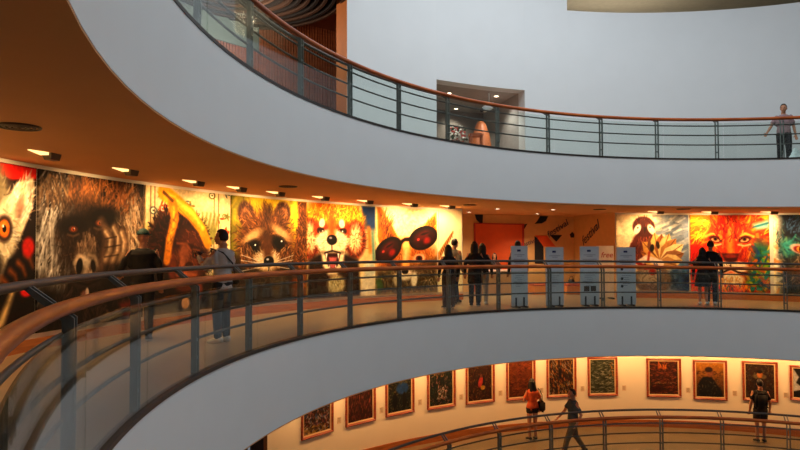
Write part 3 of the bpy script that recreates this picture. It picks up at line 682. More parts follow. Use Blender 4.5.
# ---- framed paintings on the lower wall
def p_small(k):
    p = Paint(56, 70, (60, 30, 20), 40+k); D = lambda x0, y0, x1, y1, n, q, *a: p.dabs(x0, y0, x1, y1, int(n*1.5), q*.68, *a); r = p.rng
    if k == 0:
        D(0, 0, 1, 1, 260, .035, [(40, 70, 120), (210, 206, 200), (150, 60, 70), (24, 24, 34), (180, 110, 100)], .8); D(0, .84, 1, 1, 40, .03, [(220, 180, 90), (190, 140, 60)], .8, 2, 0)
    elif k == 1:
        D(0, 0, 1, 1, 260, .03, [(120, 36, 26), (70, 20, 18), (170, 80, 60), (44, 18, 18), (150, 60, 40)], .8, 1.6, 90)
    elif k == 2:
        p.img[:] = (26, 30, 30); D(0, 0, 1, 1, 180, .03, [(40, 60, 40), (90, 80, 50), (20, 26, 30), (130, 110, 70)], .8); p.ell(.62, .42, .26, .15, (30, 74, 140), 0, .3); D(.3, .0, 1, .3, 40, .03, [(70, 90, 50), (140, 120, 60)], .7); p.ell(.3, .72, .10, .2, (14, 16, 20), 0, .3); p.ell(.7, .72, .09, .2, (18, 18, 20), 0, .3)
    elif k == 3:
        p.img[:] = (24, 34, 34); D(0, 0, 1, 1, 240, .028, [(40, 70, 60), (180, 110, 100), (70, 60, 40), (20, 30, 36), (100, 90, 50)], .8); D(.35, .5, .75, .85, 40, .028, [(230, 210, 190), (210, 130, 110)], .85); D(.1, .05, .7, .25, 20, .03, [(214, 150, 80)], .7)
    elif k == 4:
        D(0, 0, 1, 1, 260, .028, [(110, 50, 24), (60, 24, 16), (160, 96, 44), (70, 60, 30), (40, 18, 14)], .8); p.ell(.55, .52, .16, .20, (30, 16, 20), 0, .3); p.ell(.52, .50, .09, .16, (206, 60, 50), 20, .4); p.ell(.62, .66, .10, .06, (240, 170, 50), 0, .4); p.ell(.55, .34, .05, .05, (120, 60, 40), 0, .4)
    elif k == 5:
        p.mix(1-p.Y*.6, (150, 62, 20)); D(0, 0, 1, 1, 200, .03, [(140, 50, 20), (90, 28, 14), (170, 80, 30), (60, 20, 12)], .6, 2.6, 0)
    elif k == 6:
        D(0, 0, 1, 1, 260, .032, [(210, 110, 30), (50, 26, 20), (90, 90, 60), (230, 160, 60), (40, 40, 46), (190, 170, 140)], .8, 1.6, 60); p.ell(.45, .40, .07, .16, (24, 16, 18), 0, .4)
    elif k == 7:
        p.img[:] = (60, 66, 50); D(0, 0, 1, 1, 240, .026, [(190, 190, 160), (50, 60, 46), (110, 116, 90), (30, 34, 28), (150, 150, 120)], .8, 3, 0); D(.8, .1, 1, .5, 14, .03, [(210, 130, 50)], .7)
    elif k == 8:
        D(0, 0, 1, 1, 260, .028, [(120, 40, 22), (150, 60, 30), (84, 24, 16), (176, 84, 44), (100, 34, 20)], .8, 2, 0); D(.30, .03, .62, .22, 24, .03, [(236, 120, 30), (200, 84, 24)], .85, 1.6, 90); D(.1, .62, .9, .68, 20, .02, [(200, 140, 90)], .6, 2, 0); p.ell(.25, .85, .2, .08, (60, 16, 14), 0, .6)
    elif k == 9:
        p.mix(1-p.Y, (226, 140, 40)); D(0, .25, 1, .7, 120, .03, [(110, 60, 30), (70, 40, 24), (150, 90, 40)], .7, 2, 0)
        p.poly([(.08, 1), (.06, .64), (.25, .42), (.55, .40), (.72, .6), (.92, .8), (.95, 1)], (22, 22, 26), .05); p.ell(.50, .28, .13, .14, (150, 84, 50), 0, .3); p.ell(.46, .20, .14, .08, (60, 34, 24), 0, .3); D(.1, .5, .9, 1, 60, .025, [(40, 44, 40), (80, 80, 60), (20, 20, 24), (150, 120, 80)], .6)
    elif k == 10:
        D(0, 0, 1, 1, 220, .03, [(40, 34, 26), (84, 66, 40), (24, 22, 22), (110, 90, 56), (60, 60, 50)], .8); p.ell(.5, .36, .24, .08, (120, 100, 66), 0, .3); p.ell(.5, .30, .10, .11, (226, 130, 60), 0, .3); p.ell(.5, .22, .10, .05, (24, 16, 14), 0, .4); p.ell(.5, .62, .2, .2, (44, 34, 40), 0, .4)
    else:
        p.img[:] = (24, 24, 28); p.poly([(0, .0), (.2, .3), (.1, .5), (.4, .7), (0, .8)], (230, 228, 226), .04); D(.3, .6, 1, 1, 50, .03, [(190, 190, 190), (60, 60, 66), (20, 20, 24)], .7); D(.4, 0, 1, .4, 30, .03, [(120, 110, 100), (60, 60, 64)], .6)
    p.img *= .72
    return p.rough(.35)
framem = wood_mat('picture_frame_wood', (120, 44, 22), (164, 72, 34), .35)
linerm = mat('picture_frame_liner', (206, 170, 128), .5)
FR = [(-49.2, -44.7, .72, 1.92, 'framed painting of blue and white dabs over a yellow strip, leftmost of the row'),
      (-42.9, -38.5, .74, 1.92, 'framed red brown abstract painting, second from the left end'),
      (-37.0, -32.7, .77, 1.92, 'framed dark painting with a blue umbrella shape'),
      (-30.7, -26.4, .76, 1.92, 'framed dark green painting with pale pink dabs in its middle'),
      (-24.8, -20.4, .76, 1.92, 'framed brown painting with a red and yellow figure'),
      (-18.6, -14.2, .76, 1.92, 'framed dark red painting of a plain sunset, beside the woman in orange'),
      (-12.5, -8.1, .77, 1.92, 'framed orange and grey painting above the walking man'),
      (-6.4, -2.1, .78, 1.90, 'framed grey green painting of pale horizontal strokes'),
      (2.0, 6.7, .76, 1.87, 'framed brick red painting with an orange square at its top'),
      (8.3, 12.7, .74, 1.87, 'framed painting of a man in profile under an orange sky'),
      (14.6, 18.9, .79, 1.90, 'framed dark painting of a face, behind the visitor with a backpack'),
      (20.3, 24.4, .90, 1.86, 'framed black and white painting, rightmost of the row')]
SHORT = ['painting of blue and white dabs', 'red brown abstract painting', 'painting with the blue umbrella', 'dark green painting with pink dabs', 'painting with a red and yellow figure', 'plain dark red sunset painting', 'orange and grey painting', 'grey green striped painting', 'brick red painting', 'painting of a man in profile', 'dark painting of a face', 'black and white painting']
for k, (p0, p1, h0, h1, lab) in enumerate(FR):
    pm = (p0+p1)/2; w = 2*11.74*math.sin(rad(p1-p0)/2); h = h1-h0
    base = P(pm, 11.798, h0-3.61)
    root = tag(empty('framed_painting', base, -rad(pm)), lab, 'painting', 'framed paintings in the lower gallery')
    fw, fd = .062, .05
    bm = bmesh.new()     # moulded frame profile mitred around the picture
    prof = [(0, 0), (0, -fd), (fw*.35, -fd-.008), (fw*.8, -fd+.012), (fw, -.018), (fw, 0)]
    cor = [(-w/2, 0, 1, 1), (w/2, 0, -1, 1), (w/2, h, -1, -1), (-w/2, h, 1, -1)]
    rows = [[bm.verts.new((x+sx*a, y, z+sz*a)) for a, y in prof] for x, z, sx, sz in cor]
    for i in range(4):
        a, b = rows[i], rows[(i+1) % 4]
        for j in range(len(prof)):
            j2 = (j+1) % len(prof); bm.faces.new((a[j], b[j], b[j2], a[j2]))
    obj('frame', bm, framem, root)
    bm = bmesh.new()
    i0 = fw-.006; i1 = fw+.022
    prof = [(i0, -.008), (i0, -.030), (i1, -.020), (i1, -.008)]
    rows = [[bm.verts.new((x+sx*a, y, z+sz*a)) for a, y in prof] for x, z, sx, sz in cor]
    for i in range(4):
        a, b = rows[i], rows[(i+1) % 4]
        for j in range(4):
            j2 = (j+1) % 4; bm.faces.new((a[j], b[j], b[j2], a[j2]))
    obj('liner', bm, linerm, root)['label'] = 'pale gold inner liner'
    q = fw+.02
    canvas_mesh('canvas', p_small(k), lambda u, v, d: Vector((-w/2+q+(w-2*q)*u, -.014+d, h-q-(h-2*q)*v)), .012, root)
    # caption plate on the wall to the right of the frame
    if k < 11:
        bm = bmesh.new(); pc = p1+.95
        add_box(bm, (0, 0, 0), .115, .006, .15)
        cp = obj('caption_card', bm, mat('caption_card', (214, 190, 160), .6))
        cp.location = P(pc, 11.795, h0+.22-3.61); cp.rotation_euler = (0, 0, -rad(pc))
        tag(cp, 'caption card right of the ' + SHORT[k], 'caption card', 'caption cards in the lower gallery')
        bm = bmesh.new()
        for i in range(5): add_box(bm, (-.008, -.0036, .05-.022*i), .075-.012*(i % 2), .001, .006)
        obj('printed_lines', bm, mat('grey_print', (90, 70, 60), .7), cp)
bm = bmesh.new(); add_box(bm, (0, 0, 0), .09, .014, .09); add_box(bm, (0, -.009, 0), .055, .008, .055)
o = obj('wall_socket', bm, mat('brown_socket', (120, 84, 40), .5)); o.location = P(-27.41, 11.792, -3.60); o.rotation_euler = (0, 0, rad(27.41))
tag(o, 'small square brown socket low on the lower gallery wall', 'socket')

# ------------------------------------------------------------------ lamps
WARM = (1.0, .62, .27)
def spot(ph, r, h, energy, aim_h, aim_r=11.8, size=2.75, col=WARM, blend=.6, rad_=.06):
    l = bpy.data.lights.new('wall_washer_light', 'SPOT'); l.energy = energy; l.color = col
    l.spot_size = size; l.spot_blend = blend; l.shadow_soft_size = rad_
    o = bpy.data.objects.new('wall_washer_light', l); C.objects.link(o)
    o.location = P(ph, r, h)
    o.rotation_euler = (P(ph, aim_r, aim_h)-o.location).to_track_quat('-Z', 'Y').to_euler()
    return o
def fixture(ph, r, h, lab, grp):
    root = tag(empty('wall_washer', P(ph, r, h), -rad(ph)), lab, 'spotlight', grp)
    bm = bmesh.new()
    v = [(-.09, -.07, 0), (.09, -.07, 0), (.09, .07, 0), (-.09, .07, 0), (-.075, -.055, -.085), (.075, -.055, -.085), (.075, .03, -.085), (-.075, .03, -.085)]
    vs = [bm.verts.new(q) for q in v]; bmesh.ops.convex_hull(bm, input=vs)
    obj('housing', bm, housing, root)
    bm = bmesh.new()
    vs = [bm.verts.new(q) for q in ((-.065, .040, -.068), (.065, .040, -.068), (.075, .066, -.016), (-.075, .066, -.016), (-.065, .045, -.068), (.065, .045, -.068), (.075, .071, -.016), (-.075, .071, -.016))]
    bmesh.ops.convex_hull(bm, input=vs)
    obj('lens', bm, lampglow, root)['label'] = 'glowing lens facing the wall'
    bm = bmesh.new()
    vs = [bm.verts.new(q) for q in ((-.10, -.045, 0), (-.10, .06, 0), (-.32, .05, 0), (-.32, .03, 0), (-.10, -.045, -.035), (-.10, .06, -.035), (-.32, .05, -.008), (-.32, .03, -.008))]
    bmesh.ops.convex_hull(bm, input=vs)  # glowing wedge plate imitates lamplight spilling on the ceiling, no lamp part
    obj('ceiling_glow', bm, sideglow, root)['label'] = 'long glowing wedge imitating lamplight on the ceiling'
M_FIX = [(-91, 'lemur, at its far side'), (-82.9, 'lemur mural'), (-75, 'gorilla mural'), (-67.1, 'gap between gorilla and banana ape'), (-61.5, 'banana ape mural'), (-56.1, 'left half of the raccoon mural'), (-49.5, 'tree trunk in the raccoon mural'), (-42.7, 'red panda mural'), (-35.6, 'left half of the fox mural'), (-29.6, 'narrow cream mural'), (2.7, 'penguin mural'), (10.2, 'left half of the lion mural'), (17.9, 'right half of the lion mural'), (25.0, 'dark cat mural')]
M_EN = {-91: 70, -82.9: 75, -75: 58, -67.1: 56, -61.5: 62, -56.1: 95, -49.5: 95, -42.7: 110, -35.6: 110, -29.6: 120, 2.7: 95, 10.2: 95, 17.9: 95, 25: 80}
GAIN_M = 1.2; GAIN_L = 1.0; GAIN_D = 1.1
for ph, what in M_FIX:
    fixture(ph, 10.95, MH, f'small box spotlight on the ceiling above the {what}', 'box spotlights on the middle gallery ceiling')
    spot(ph, 11.06, MH-.13, M_EN[ph]*GAIN_M, 1.0)
for k in range(14):
    ph = -52.5 + 6.1*k
    nm = SHORT[k] if k < len(FR) else None
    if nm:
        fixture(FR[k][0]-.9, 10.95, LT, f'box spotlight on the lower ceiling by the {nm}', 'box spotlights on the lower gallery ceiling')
    spot(ph+2.4, 11.06, LT-.13, 62*GAIN_L, -3.0, col=(1.0, .50, .17))

def downlight(ph, r, h, lab, grp, energy, col=(1, .78, .50)):
    root = tag(empty('downlight', P(ph, r, h)), lab, 'downlight', grp)
    bm = bmesh.new()
    n = 24; prof = [(.055, -.002), (.075, -.002), (.085, -.014), (.06, -.014)]
    rows = [[bm.verts.new((q*math.cos(2*PI*i/n), q*math.sin(2*PI*i/n), z)) for q, z in prof] for i in range(n)]
    for i in range(n):
        for j in range(4): bm.faces.new((rows[i][j], rows[(i+1) % n][j], rows[(i+1) % n][(j+1) % 4], rows[i][(j+1) % 4]))
    obj('trim_ring', bm, mat('white_lamp_trim', (225, 220, 210), .5), root)
    bm = bmesh.new(); bmesh.ops.create_cone(bm, cap_ends=True, segments=24, radius1=.06, radius2=.06, depth=.008)
    bmesh.ops.translate(bm, vec=(0, 0, -.007), verts=bm.verts)
    obj('lens', bm, downglow, root)
    if energy:
        l = bpy.data.lights.new('downlight_beam', 'SPOT'); l.energy = energy; l.color = col; l.spot_size = 2.2; l.spot_blend = 1; l.shadow_soft_size = .06
        o = bpy.data.objects.new('downlight_beam', l); C.objects.link(o); o.location = P(ph, r, h-.05)
GD = 'downlights at the recess'
downlight(-13.6, 10.88, MH, 'bright round downlight in front of the recess, above the second info board', GD, 100)
downlight(-21.3, 11.24, MH, 'bright round downlight in front of the recess, above the two women', GD, 60)
downlight(-21.0, 13.0, MH, 'round downlight inside the recess over the counter', GD, 190)
downlight(-11.0, 13.0, MH, 'round downlight inside the recess over the orange seats', GD, 190)
GA = 'downlights in the grey alcove ceiling'
downlight(-24.1, 12.88, U+2.33, 'left front downlight in the grey alcove ceiling', GA, 110, (1, .9, .8))
downlight(-17.6, 12.66, U+2.33, 'right front downlight in the grey alcove ceiling', GA, 110, (1, .9, .8))
downlight(-19.5, 14.6, U+2.33, 'rear downlight in the grey alcove ceiling', GA, 90, (1, .85, .7))
GH = 'downlights in the high opening'
downlight(-.2, 14.3, U+6.6, 'left downlight in the high beige opening', GH, 420, (1, .96, .88))
downlight(5.5, 14.3, U+6.6, 'right downlight in the high beige opening', GH, 420, (1, .96, .88))

def vent(ph, r, h, q, lab):
    root = tag(empty('ceiling_vent', P(ph, r, h)), lab, 'vent', 'round vents in the middle gallery ceiling')
    n = 32; bm = bmesh.new()
    for r0, r1 in ((q*.9, q), (q*.66, q*.76), (q*.42, q*.52), (q*.18, q*.28)):
        prof = [(r0, -.001), (r1, -.001), (r1-.008, -.02), (r0-.012, -.02)]
        rows = [[bm.verts.new((a*math.cos(2*PI*i/n), a*math.sin(2*PI*i/n), z)) for a, z in prof] for i in range(n)]
        for i in range(n):
            for j in range(4): bm.faces.new((rows[i][j], rows[(i+1) % n][j], rows[(i+1) % n][(j+1) % 4], rows[i][(j+1) % 4]))
    obj('ring', bm, mat('vent_bronze', (44, 30, 22), .5), root)
    bm = bmesh.new(); bmesh.ops.create_cone(bm, cap_ends=True, segments=32, radius1=q*.95, radius2=q*.95, depth=.004)
    bmesh.ops.translate(bm, vec=(0, 0, -.003), verts=bm.verts)
    obj('cavity', bm, blackpaint, root)
vent(-91.2, 10.26, MH, .19, 'round dark ceiling vent above the lemur mural')
vent(-60.4, 10.02, MH, .17, 'round dark ceiling vent before the raccoon mural')
vent(-28.9, 10.32, MH, .17, 'round dark ceiling vent near the couple beside the cream mural')
vent(-7.8, 10.31, MH, .17, 'round dark ceiling vent over the third info board')
vent(3.4, 9.7, MH, .17, 'round dark ceiling vent before the penguin mural')

# ------------------------------------------------------------------ recess furniture and graphics
bm = bmesh.new(); sweep_bm(bm, rect(14.16, 14.2, 0.0, 2.16), -17.7, -11.1, 4)
dr = obj('door_1', bm, orangepanel); struct(dr, 'tall bright orange panel door in the recess', 'door')
bm = bmesh.new(); sweep_bm(bm, rect(14.13, 14.17, 0.0, 2.2), -11.1, -10.85, 1); sweep_bm(bm, rect(14.13, 14.17, 2.16, 2.2), -17.8, -10.9, 4); sweep_bm(bm, rect(14.13, 14.17, 0, 2.2), -17.9, -17.7, 1)
obj('door_frame', bm, mat('red_door_frame', (176, 44, 14), .6), dr)

root = tag(empty('reception_counter', P(-17.3, 13.0, 0), rad(17.3)), 'low reception counter with a pale top inside the recess', 'counter')
bm = bmesh.new(); add_box(bm, (0, 0, .36), 1.12, .42, .68); add_box(bm, (0, .02, .03), 1.0, .38, .06)
bmesh.ops.bevel(bm, geom=bm.edges[:], offset=.008, segments=1, affect='EDGES')
obj('body', bm, mat('counter_front', (176, 138, 104), .6), root)
bm = bmesh.new(); add_box(bm, (0, -.02, .72), 1.2, .5, .045); bmesh.ops.bevel(bm, geom=bm.edges[:], offset=.01, segments=2, affect='EDGES')
obj('top', bm, mat('counter_top', (232, 206, 190), .4), root)
def bench(ph, r, lab):
    root = tag(empty('block_seat', P(ph, r, 0), -rad(ph)), lab, 'seat', 'orange block seats in the recess')
    bm = bmesh.new(); add_box(bm, (0, 0, .13), .44, .44, .26); bmesh.ops.bevel(bm, geom=bm.edges[:], offset=.012, segments=2, affect='EDGES')
    obj('base', bm, mat('seat_orange_light', (226, 140, 60), .6), root)
    bm = bmesh.new(); add_box(bm, (0, 0, .30), .46, .46, .08); bmesh.ops.bevel(bm, geom=bm.edges[:], offset=.025, segments=3, affect='EDGES')
    obj('cushion', bm, mat('seat_orange_dark', (196, 88, 26), .7), root)
bench(-11.1, 13.0, 'orange block seat between the first and second info board')
bench(-6.3, 13.0, 'orange block seat between the second and third info board')
# small black bag on the second seat
bm = bmesh.new(); add_box(bm, (0, 0, .06), .18, .12, .12); bmesh.ops.bevel(bm, geom=bm.edges[:], offset=.03, segments=3, affect='EDGES')
bgo = obj('handbag', bm, mat('black_leather', (22, 19, 18), .5), None, True); bgo.location = P(-6.3, 12.95, .34)
tag(bgo, 'small black bag lying on an orange block seat', 'bag')
bm = bmesh.new(); bmesh.ops.create_circle(bm, segments=4, radius=.01)
bm.free()
bm = bmesh.new(); limb(bm, [(-.06, 0, .12), (-.04, 0, .2), (.04, 0, .2), (.06, 0, .12)], [.008]*4, 6); obj('strap', bm, MATS['black_leather'], bgo, True)

def flat_on_back(name, pts, m, r=14.185, t=.014):
    """Flat graphic of (angle, height) outline on the recess back wall."""
    bm = bmesh.new()
    f = [bm.verts.new(P(a, r, h)) for a, h in pts]; b = [bm.verts.new(P(a, r+t, h)) for a, h in pts]
    bm.faces.new(f); bm.faces.new(b[::-1]); n = len(pts)
    for i in range(n): bm.faces.new((f[i], f[(i+1) % n], b[(i+1) % n], b[i]))
    return obj(name, bm, m)
GW = 'painted graphics on the recess wall'
def gfx(name, pts, m, lab, r=14.185): tag(flat_on_back(name, pts, m, r), lab, 'wall graphic', GW)
gfx('wall_graphic', [(-17.7, 2.47), (-16.55, 2.47), (-16.6, 2.2), (-17.0, 2.2), (-17.45, 2.3)], blackpaint, 'black leaf shape above the orange door, left')
gfx('wall_graphic', [(-9.3, 2.2), (-8.9, 2.3), (-8.5, 2.46), (-7.4, 2.46), (-7.7, 2.3), (-8.3, 2.22)], blackpaint, 'black leaf shape at the wall top over the orange roof graphic')
gfx('wall_graphic', [(-10.8, 2.18), (-10.3, 2.2), (-10.75, 2.02)], blackpaint, 'small black triangle right of the orange door')
gfx('wall_graphic', [(-9.3, 1.80), (-8.1, 1.52), (-8.1, .9), (-9.3, .9)], blackpaint, 'black house side graphic below the orange roof')
gfx('wall_graphic', [(-9.25, 1.82), (-7.6, 1.82), (-6.4, 1.46), (-8.1, 1.46)], orangepanel, 'orange slanted roof graphic behind the second info board', 14.178)
gfx('wall_graphic', [(-7.2, 1.84), (-5.5, 1.84), (-6.3, 1.62)], blackpaint, 'black downward triangle right of the orange roof graphic')
gfx('wall_graphic', [(-4.45, 1.86), (-4.1, 1.95), (-3.75, 1.86), (-3.9, 1.76), (-4.3, 1.76)], blackpaint, 'black spot beside the corner of the recess')

def lettering(txt, size, loc, rot, m, parent=None, name='lettering'):
    c = bpy.data.curves.new(name, 'FONT'); c.body = txt; c.size = size; c.extrude = .003; c.align_x = 'CENTER'; c.align_y = 'CENTER'; c.shear = .25
    o = bpy.data.objects.new(name, c); C.objects.link(o); c.materials.append(m)
    dg = bpy.context.evaluated_depsgraph_get()
    me = bpy.data.meshes.new_from_object(o.evaluated_get(dg)); bpy.data.objects.remove(o)
    o = bpy.data.objects.new(name, me); C.objects.link(o)
    o.matrix_world = Matrix.Translation(loc) @ rot.to_4x4()
    return o
def face_in(ph, roll=0):      # text plane facing the atrium
    return Matrix.Rotation(-rad(ph), 3, 'Z') @ Matrix.Rotation(PI/2, 3, 'X') @ Matrix.Rotation(rad(roll), 3, 'Z')
ink = mat('dark_blue_lettering', (40, 36, 66), .7)
tag(lettering('festival', .30, P(-6.2, 14.15, 2.04), face_in(-6.2, 33), ink), 'slanted word festival painted above the black triangle', 'lettering', 'festival lettering on the recess walls')
tag(lettering('festival', .22, P(-10.15, 14.15, 1.58), face_in(-10.0, 20), ink), 'slanted word festival left of the black house graphic', 'lettering', 'festival lettering on the recess walls')
a, b = P(-3.9, 14.3), P(-2.1, 11.82); d = (b-a).normalized(); az = math.atan2(d.y, d.x)
mid = a.lerp(b, .45); mid.z = 1.88 + S*rad(-3)
nrm = Vector((d.y, -d.x, 0)); nrm = nrm if nrm.x < 0 else -nrm
Rw = Matrix.Rotation(az, 3, 'Z') @ Matrix.Rotation(PI/2, 3, 'X') @ Matrix.Rotation(rad(30), 3, 'Z')
tag(lettering('festival', .42, mid+nrm*.006, Rw, ink), 'steep slanted word festival on the right side wall of the recess', 'lettering', 'festival lettering on the recess walls')

boardm = mat('pale_grey_board', (196, 202, 208), .5, var=.03)
textm = mat('grey_blue_print', (84, 92, 120), .7); logom = mat('navy_print', (36, 40, 90), .7); slotm = mat('dark_board_foot', (34, 36, 40), .6)
def board(pc, w, h, lab, r=9.5, m=boardm, picture=None):
    root = tag(empty('info_board', P(pc, r, 0), -rad(pc)), lab, 'information board', 'free standing boards behind the railing')
    bm = bmesh.new(); add_box(bm, (0, 0, h/2+.02), w, .03, h-.02); bmesh.ops.bevel(bm, geom=bm.edges[:], offset=.005, segments=1, affect='EDGES')
    obj('panel', bm, m, root)
    for s in (-1, 1):
        bm = bmesh.new(); add_box(bm, (s*w*.24, 0, .02), .04, .34, .04); add_box(bm, (s*w*.24, -.022, .13), .04, .014, .22); add_box(bm, (s*w*.24, .022, .13), .04, .014, .22)
        obj('foot', bm, slotm, root)['label'] = 'dark metal foot clip'
    bm = bmesh.new(); add_box(bm, (-.02, -.0165, h-.10), .10, .003, .05); obj('logo', bm, logom, root)
    bm = bmesh.new()
    for i, q in enumerate((.62, .30, .72, .70, .66, .5)): add_box(bm, (0, -.0165, h-.20-.035*i-(.04 if i > 1 else 0)), w*q, .003, .009)
    for i in range(6): add_box(bm, (-.05*(i % 2), -.0165, h*.52-.05*i), w*(.5-.1*(i % 3)), .003, .008)
    obj('printed_lines', bm, textm, root)
    if picture == 'photo':
        for s in (-1, 1):
            bm = bmesh.new(); add_box(bm, (s*.09, -.0165, .43), .15, .003, .13); obj('printed_photo', bm, mat('dark_print', (62, 48, 40), .6), root)
    if picture == 'dots':
        for i in range(3):
            bm = bmesh.new(); r_ = bmesh.ops.create_cone(bm, cap_ends=True, segments=16, radius1=.035, radius2=.035, depth=.004)
            bmesh.ops.transform(bm, matrix=Matrix.Translation((-.12, -.017, .92-.19*i-(.05 if i else 0))) @ Matrix.Rotation(PI/2, 4, 'X'), verts=r_['verts'])
            obj('symbol', bm, slotm, root)
    return root
board(-23.95, .47, 1.46, 'pale grey information board, first from the left, before the orange door')
board(-17.9, .50, 1.44, 'pale grey information board standing in front of the orange roof graphic')
board(-12.05, .52, 1.47, 'pale grey information board overlapping the cream board, two small photos near its foot', picture='photo')
board(-6.1, .50, 1.46, 'pale grey information board beside the penguin mural with three dark symbols', picture='dots')
cream = mat('cream_board', (244, 220, 196), .5)
root = tag(empty('sign_board', P(-4.45, 11.4, 0), rad(4.45)), 'cream sign board with red handwritten word free', 'sign')
bm = bmesh.new(); add_box(bm, (0, 0, .77), .5, .03, 1.46); obj('panel', bm, cream, root)
bm = bmesh.new(); add_box(bm, (-.16, 0, .02), .05, .36, .04); add_box(bm, (.16, 0, .02), .05, .36, .04); obj('foot', bm, slotm, root)
redink = mat('red_ink', (196, 60, 30), .7)
t = lettering('free', .22, Vector((0, 0, 0)), Matrix.Identity(3), redink); t.parent = root; t.matrix_world = Matrix.Identity(4)
t.location = (.04, -.017, 1.24); t.rotation_euler = (PI/2, 0, 0)
bm = bmesh.new(); add_box(bm, (.04, -.0165, 1.09), .3, .003, .012); add_box(bm, (.02, -.0165, 1.05), .2, .003, .012); obj('printed_lines', bm, redink, root)

# ------------------------------------------------------------------ alcove display, timber room ceiling
root = tag(empty('flower_arrangement', P(-21.35, 13.6, U)), 'tall pot of white, red and green flowers in the grey alcove', 'flowers')
bm = bmesh.new(); limb(bm, [(0, 0, .04), (0, 0, .4), (0, 0, .95)], [.14, .17, .2], 16); obj('pot', bm, mat('brown_pot', (96, 58, 40), .5), root, True)
bl = bmesh.new(); br = bmesh.new(); bw = bmesh.new()
rg = random.Random(3)
for i in range(90):
    a_ = rg.uniform(0, 2*PI); e = rg.uniform(.1, 1.5); q = rg.uniform(.2, .36)
    c = Vector((q*math.cos(a_)*math.cos(e), q*math.sin(a_)*math.cos(e), 1.05+q*1.4*math.sin(e)))
    ball([bl, br, bw][i % 3], c, .04, .04, .035, None, 7, 5)
obj('leaves', bl, mat('leaf_green', (52, 70, 42), .7), root); obj('red_flowers', br, mat('flower_red', (180, 60, 46), .7), root); obj('white_flowers', bw, mat('flower_white', (226, 222, 214), .7), root)
bm = bmesh.new(); n = 28
prof = [(.02, .01), (.30, .01), (.35, .35), (.33, .85), (.26, 1.28), (.16, 1.58), (.10, 1.68), (.0, 1.71)]
rows = [[bm.verts.new((q*math.cos(2*PI*i/n), q*math.sin(2*PI*i/n), z)) for q, z in prof] for i in range(n)]
for i in range(n):
    for j in range(len(prof)-1): bm.faces.new((rows[i][j], rows[(i+1) % n][j], rows[(i+1) % n][j+1], rows[i][j+1]))
bmesh.ops.remove_doubles(bm, verts=bm.verts, dist=.001)
o = obj('bell_vase', bm, mat('glowing_orange_ceramic', (196, 108, 58), .5), None, True); o.location = P(-18.3, 13.4, U)
tag(o, 'large orange bell shaped vase standing in the grey alcove', 'vase')
root = tag(empty('wooden_stool', P(-20.5, 12.75, U)), 'tall orange wooden stool left of the bell shaped vase', 'stool')
bm = bmesh.new(); add_box(bm, (0, 0, 1.12), .4, .4, .06); obj('seat', bm, handm, root)
for sx in (-1, 1):
    for sy in (-1, 1):
        bm = bmesh.new(); add_box(bm, (sx*.16, sy*.16, .55), .045, .045, 1.10); obj('leg', bm, handm, root)
root = tag(empty('security_camera', P(-19.2, 12.45, U+2.335)), 'white security camera hanging from the grey alcove ceiling', 'camera')
bm = bmesh.new(); limb(bm, [(0, 0, 0), (0, 0, -.30)], [.02, .016], 8); obj('bracket', bm, mat('white_plastic', (225, 228, 228), .4), root, True)
bm = bmesh.new(); limb(bm, [(-.16, -.10, -.50), (.14, .08, -.34)], [.095, .085], 12); obj('body', bm, MATS['white_plastic'], root, True)
bm = bmesh.new(); ball(bm, (-.225, -.135, -.535), .06, .06, .06); obj('lens', bm, slotm, root, True)

cx, cy = P(-52.5, 13.3).xy
zr = U + 3.75 + S*rad(-52)
rm = mat('dark_baffle', (22, 17, 15), .7); wm = mat('baffle_wood', (62, 40, 26), .7)
root = tag(empty('ceiling_baffle', (cx, cy, zr)), 'dark concentric ring canopy hanging in the timber room', 'ceiling canopy')
for i in range(11):
    q = .5 + .20*i; bm = bmesh.new(); n = 56
    prof = [(q, 0), (q+.07, 0), (q+.07, .26), (q, .26)]
    rows = [[bm.verts.new((a_*math.cos(2*PI*k/n), a_*math.sin(2*PI*k/n), z)) for a_, z in prof] for k in range(n)]
    for k in range(n):
        for j in range(4): bm.faces.new((rows[k][j], rows[(k+1) % n][j], rows[(k+1) % n][(j+1) % 4], rows[k][(j+1) % 4]))
    obj('ring', bm, rm if i % 2 else wm, root)
bm = bmesh.new(); r_ = bmesh.ops.create_cone(bm, cap_ends=True, segments=56, radius1=2.75, radius2=2.75, depth=.05); bmesh.ops.translate(bm, vec=(0, 0, .29), verts=bm.verts)
obj('backing_disc', bm, rm, root)
for k in range(4):
    bm = bmesh.new(); a_ = rad(20-12*k + 40); bmesh.ops.create_cone(bm, cap_ends=True, segments=12, radius1=.05, radius2=.05, depth=.02)
    bmesh.ops.translate(bm, vec=(2.62*math.cos(a_), 2.62*math.sin(a_), .25), verts=bm.verts); obj('lamp', bm, downglow, root)
l = bpy.data.lights.new('timber_room_light', 'POINT'); l.energy = 120; l.color = (1, .78, .58); l.shadow_soft_size = .3
o = bpy.data.objects.new('timber_room_light', l); C.objects.link(o); o.location = P(-50, 13.6, U+3.2)

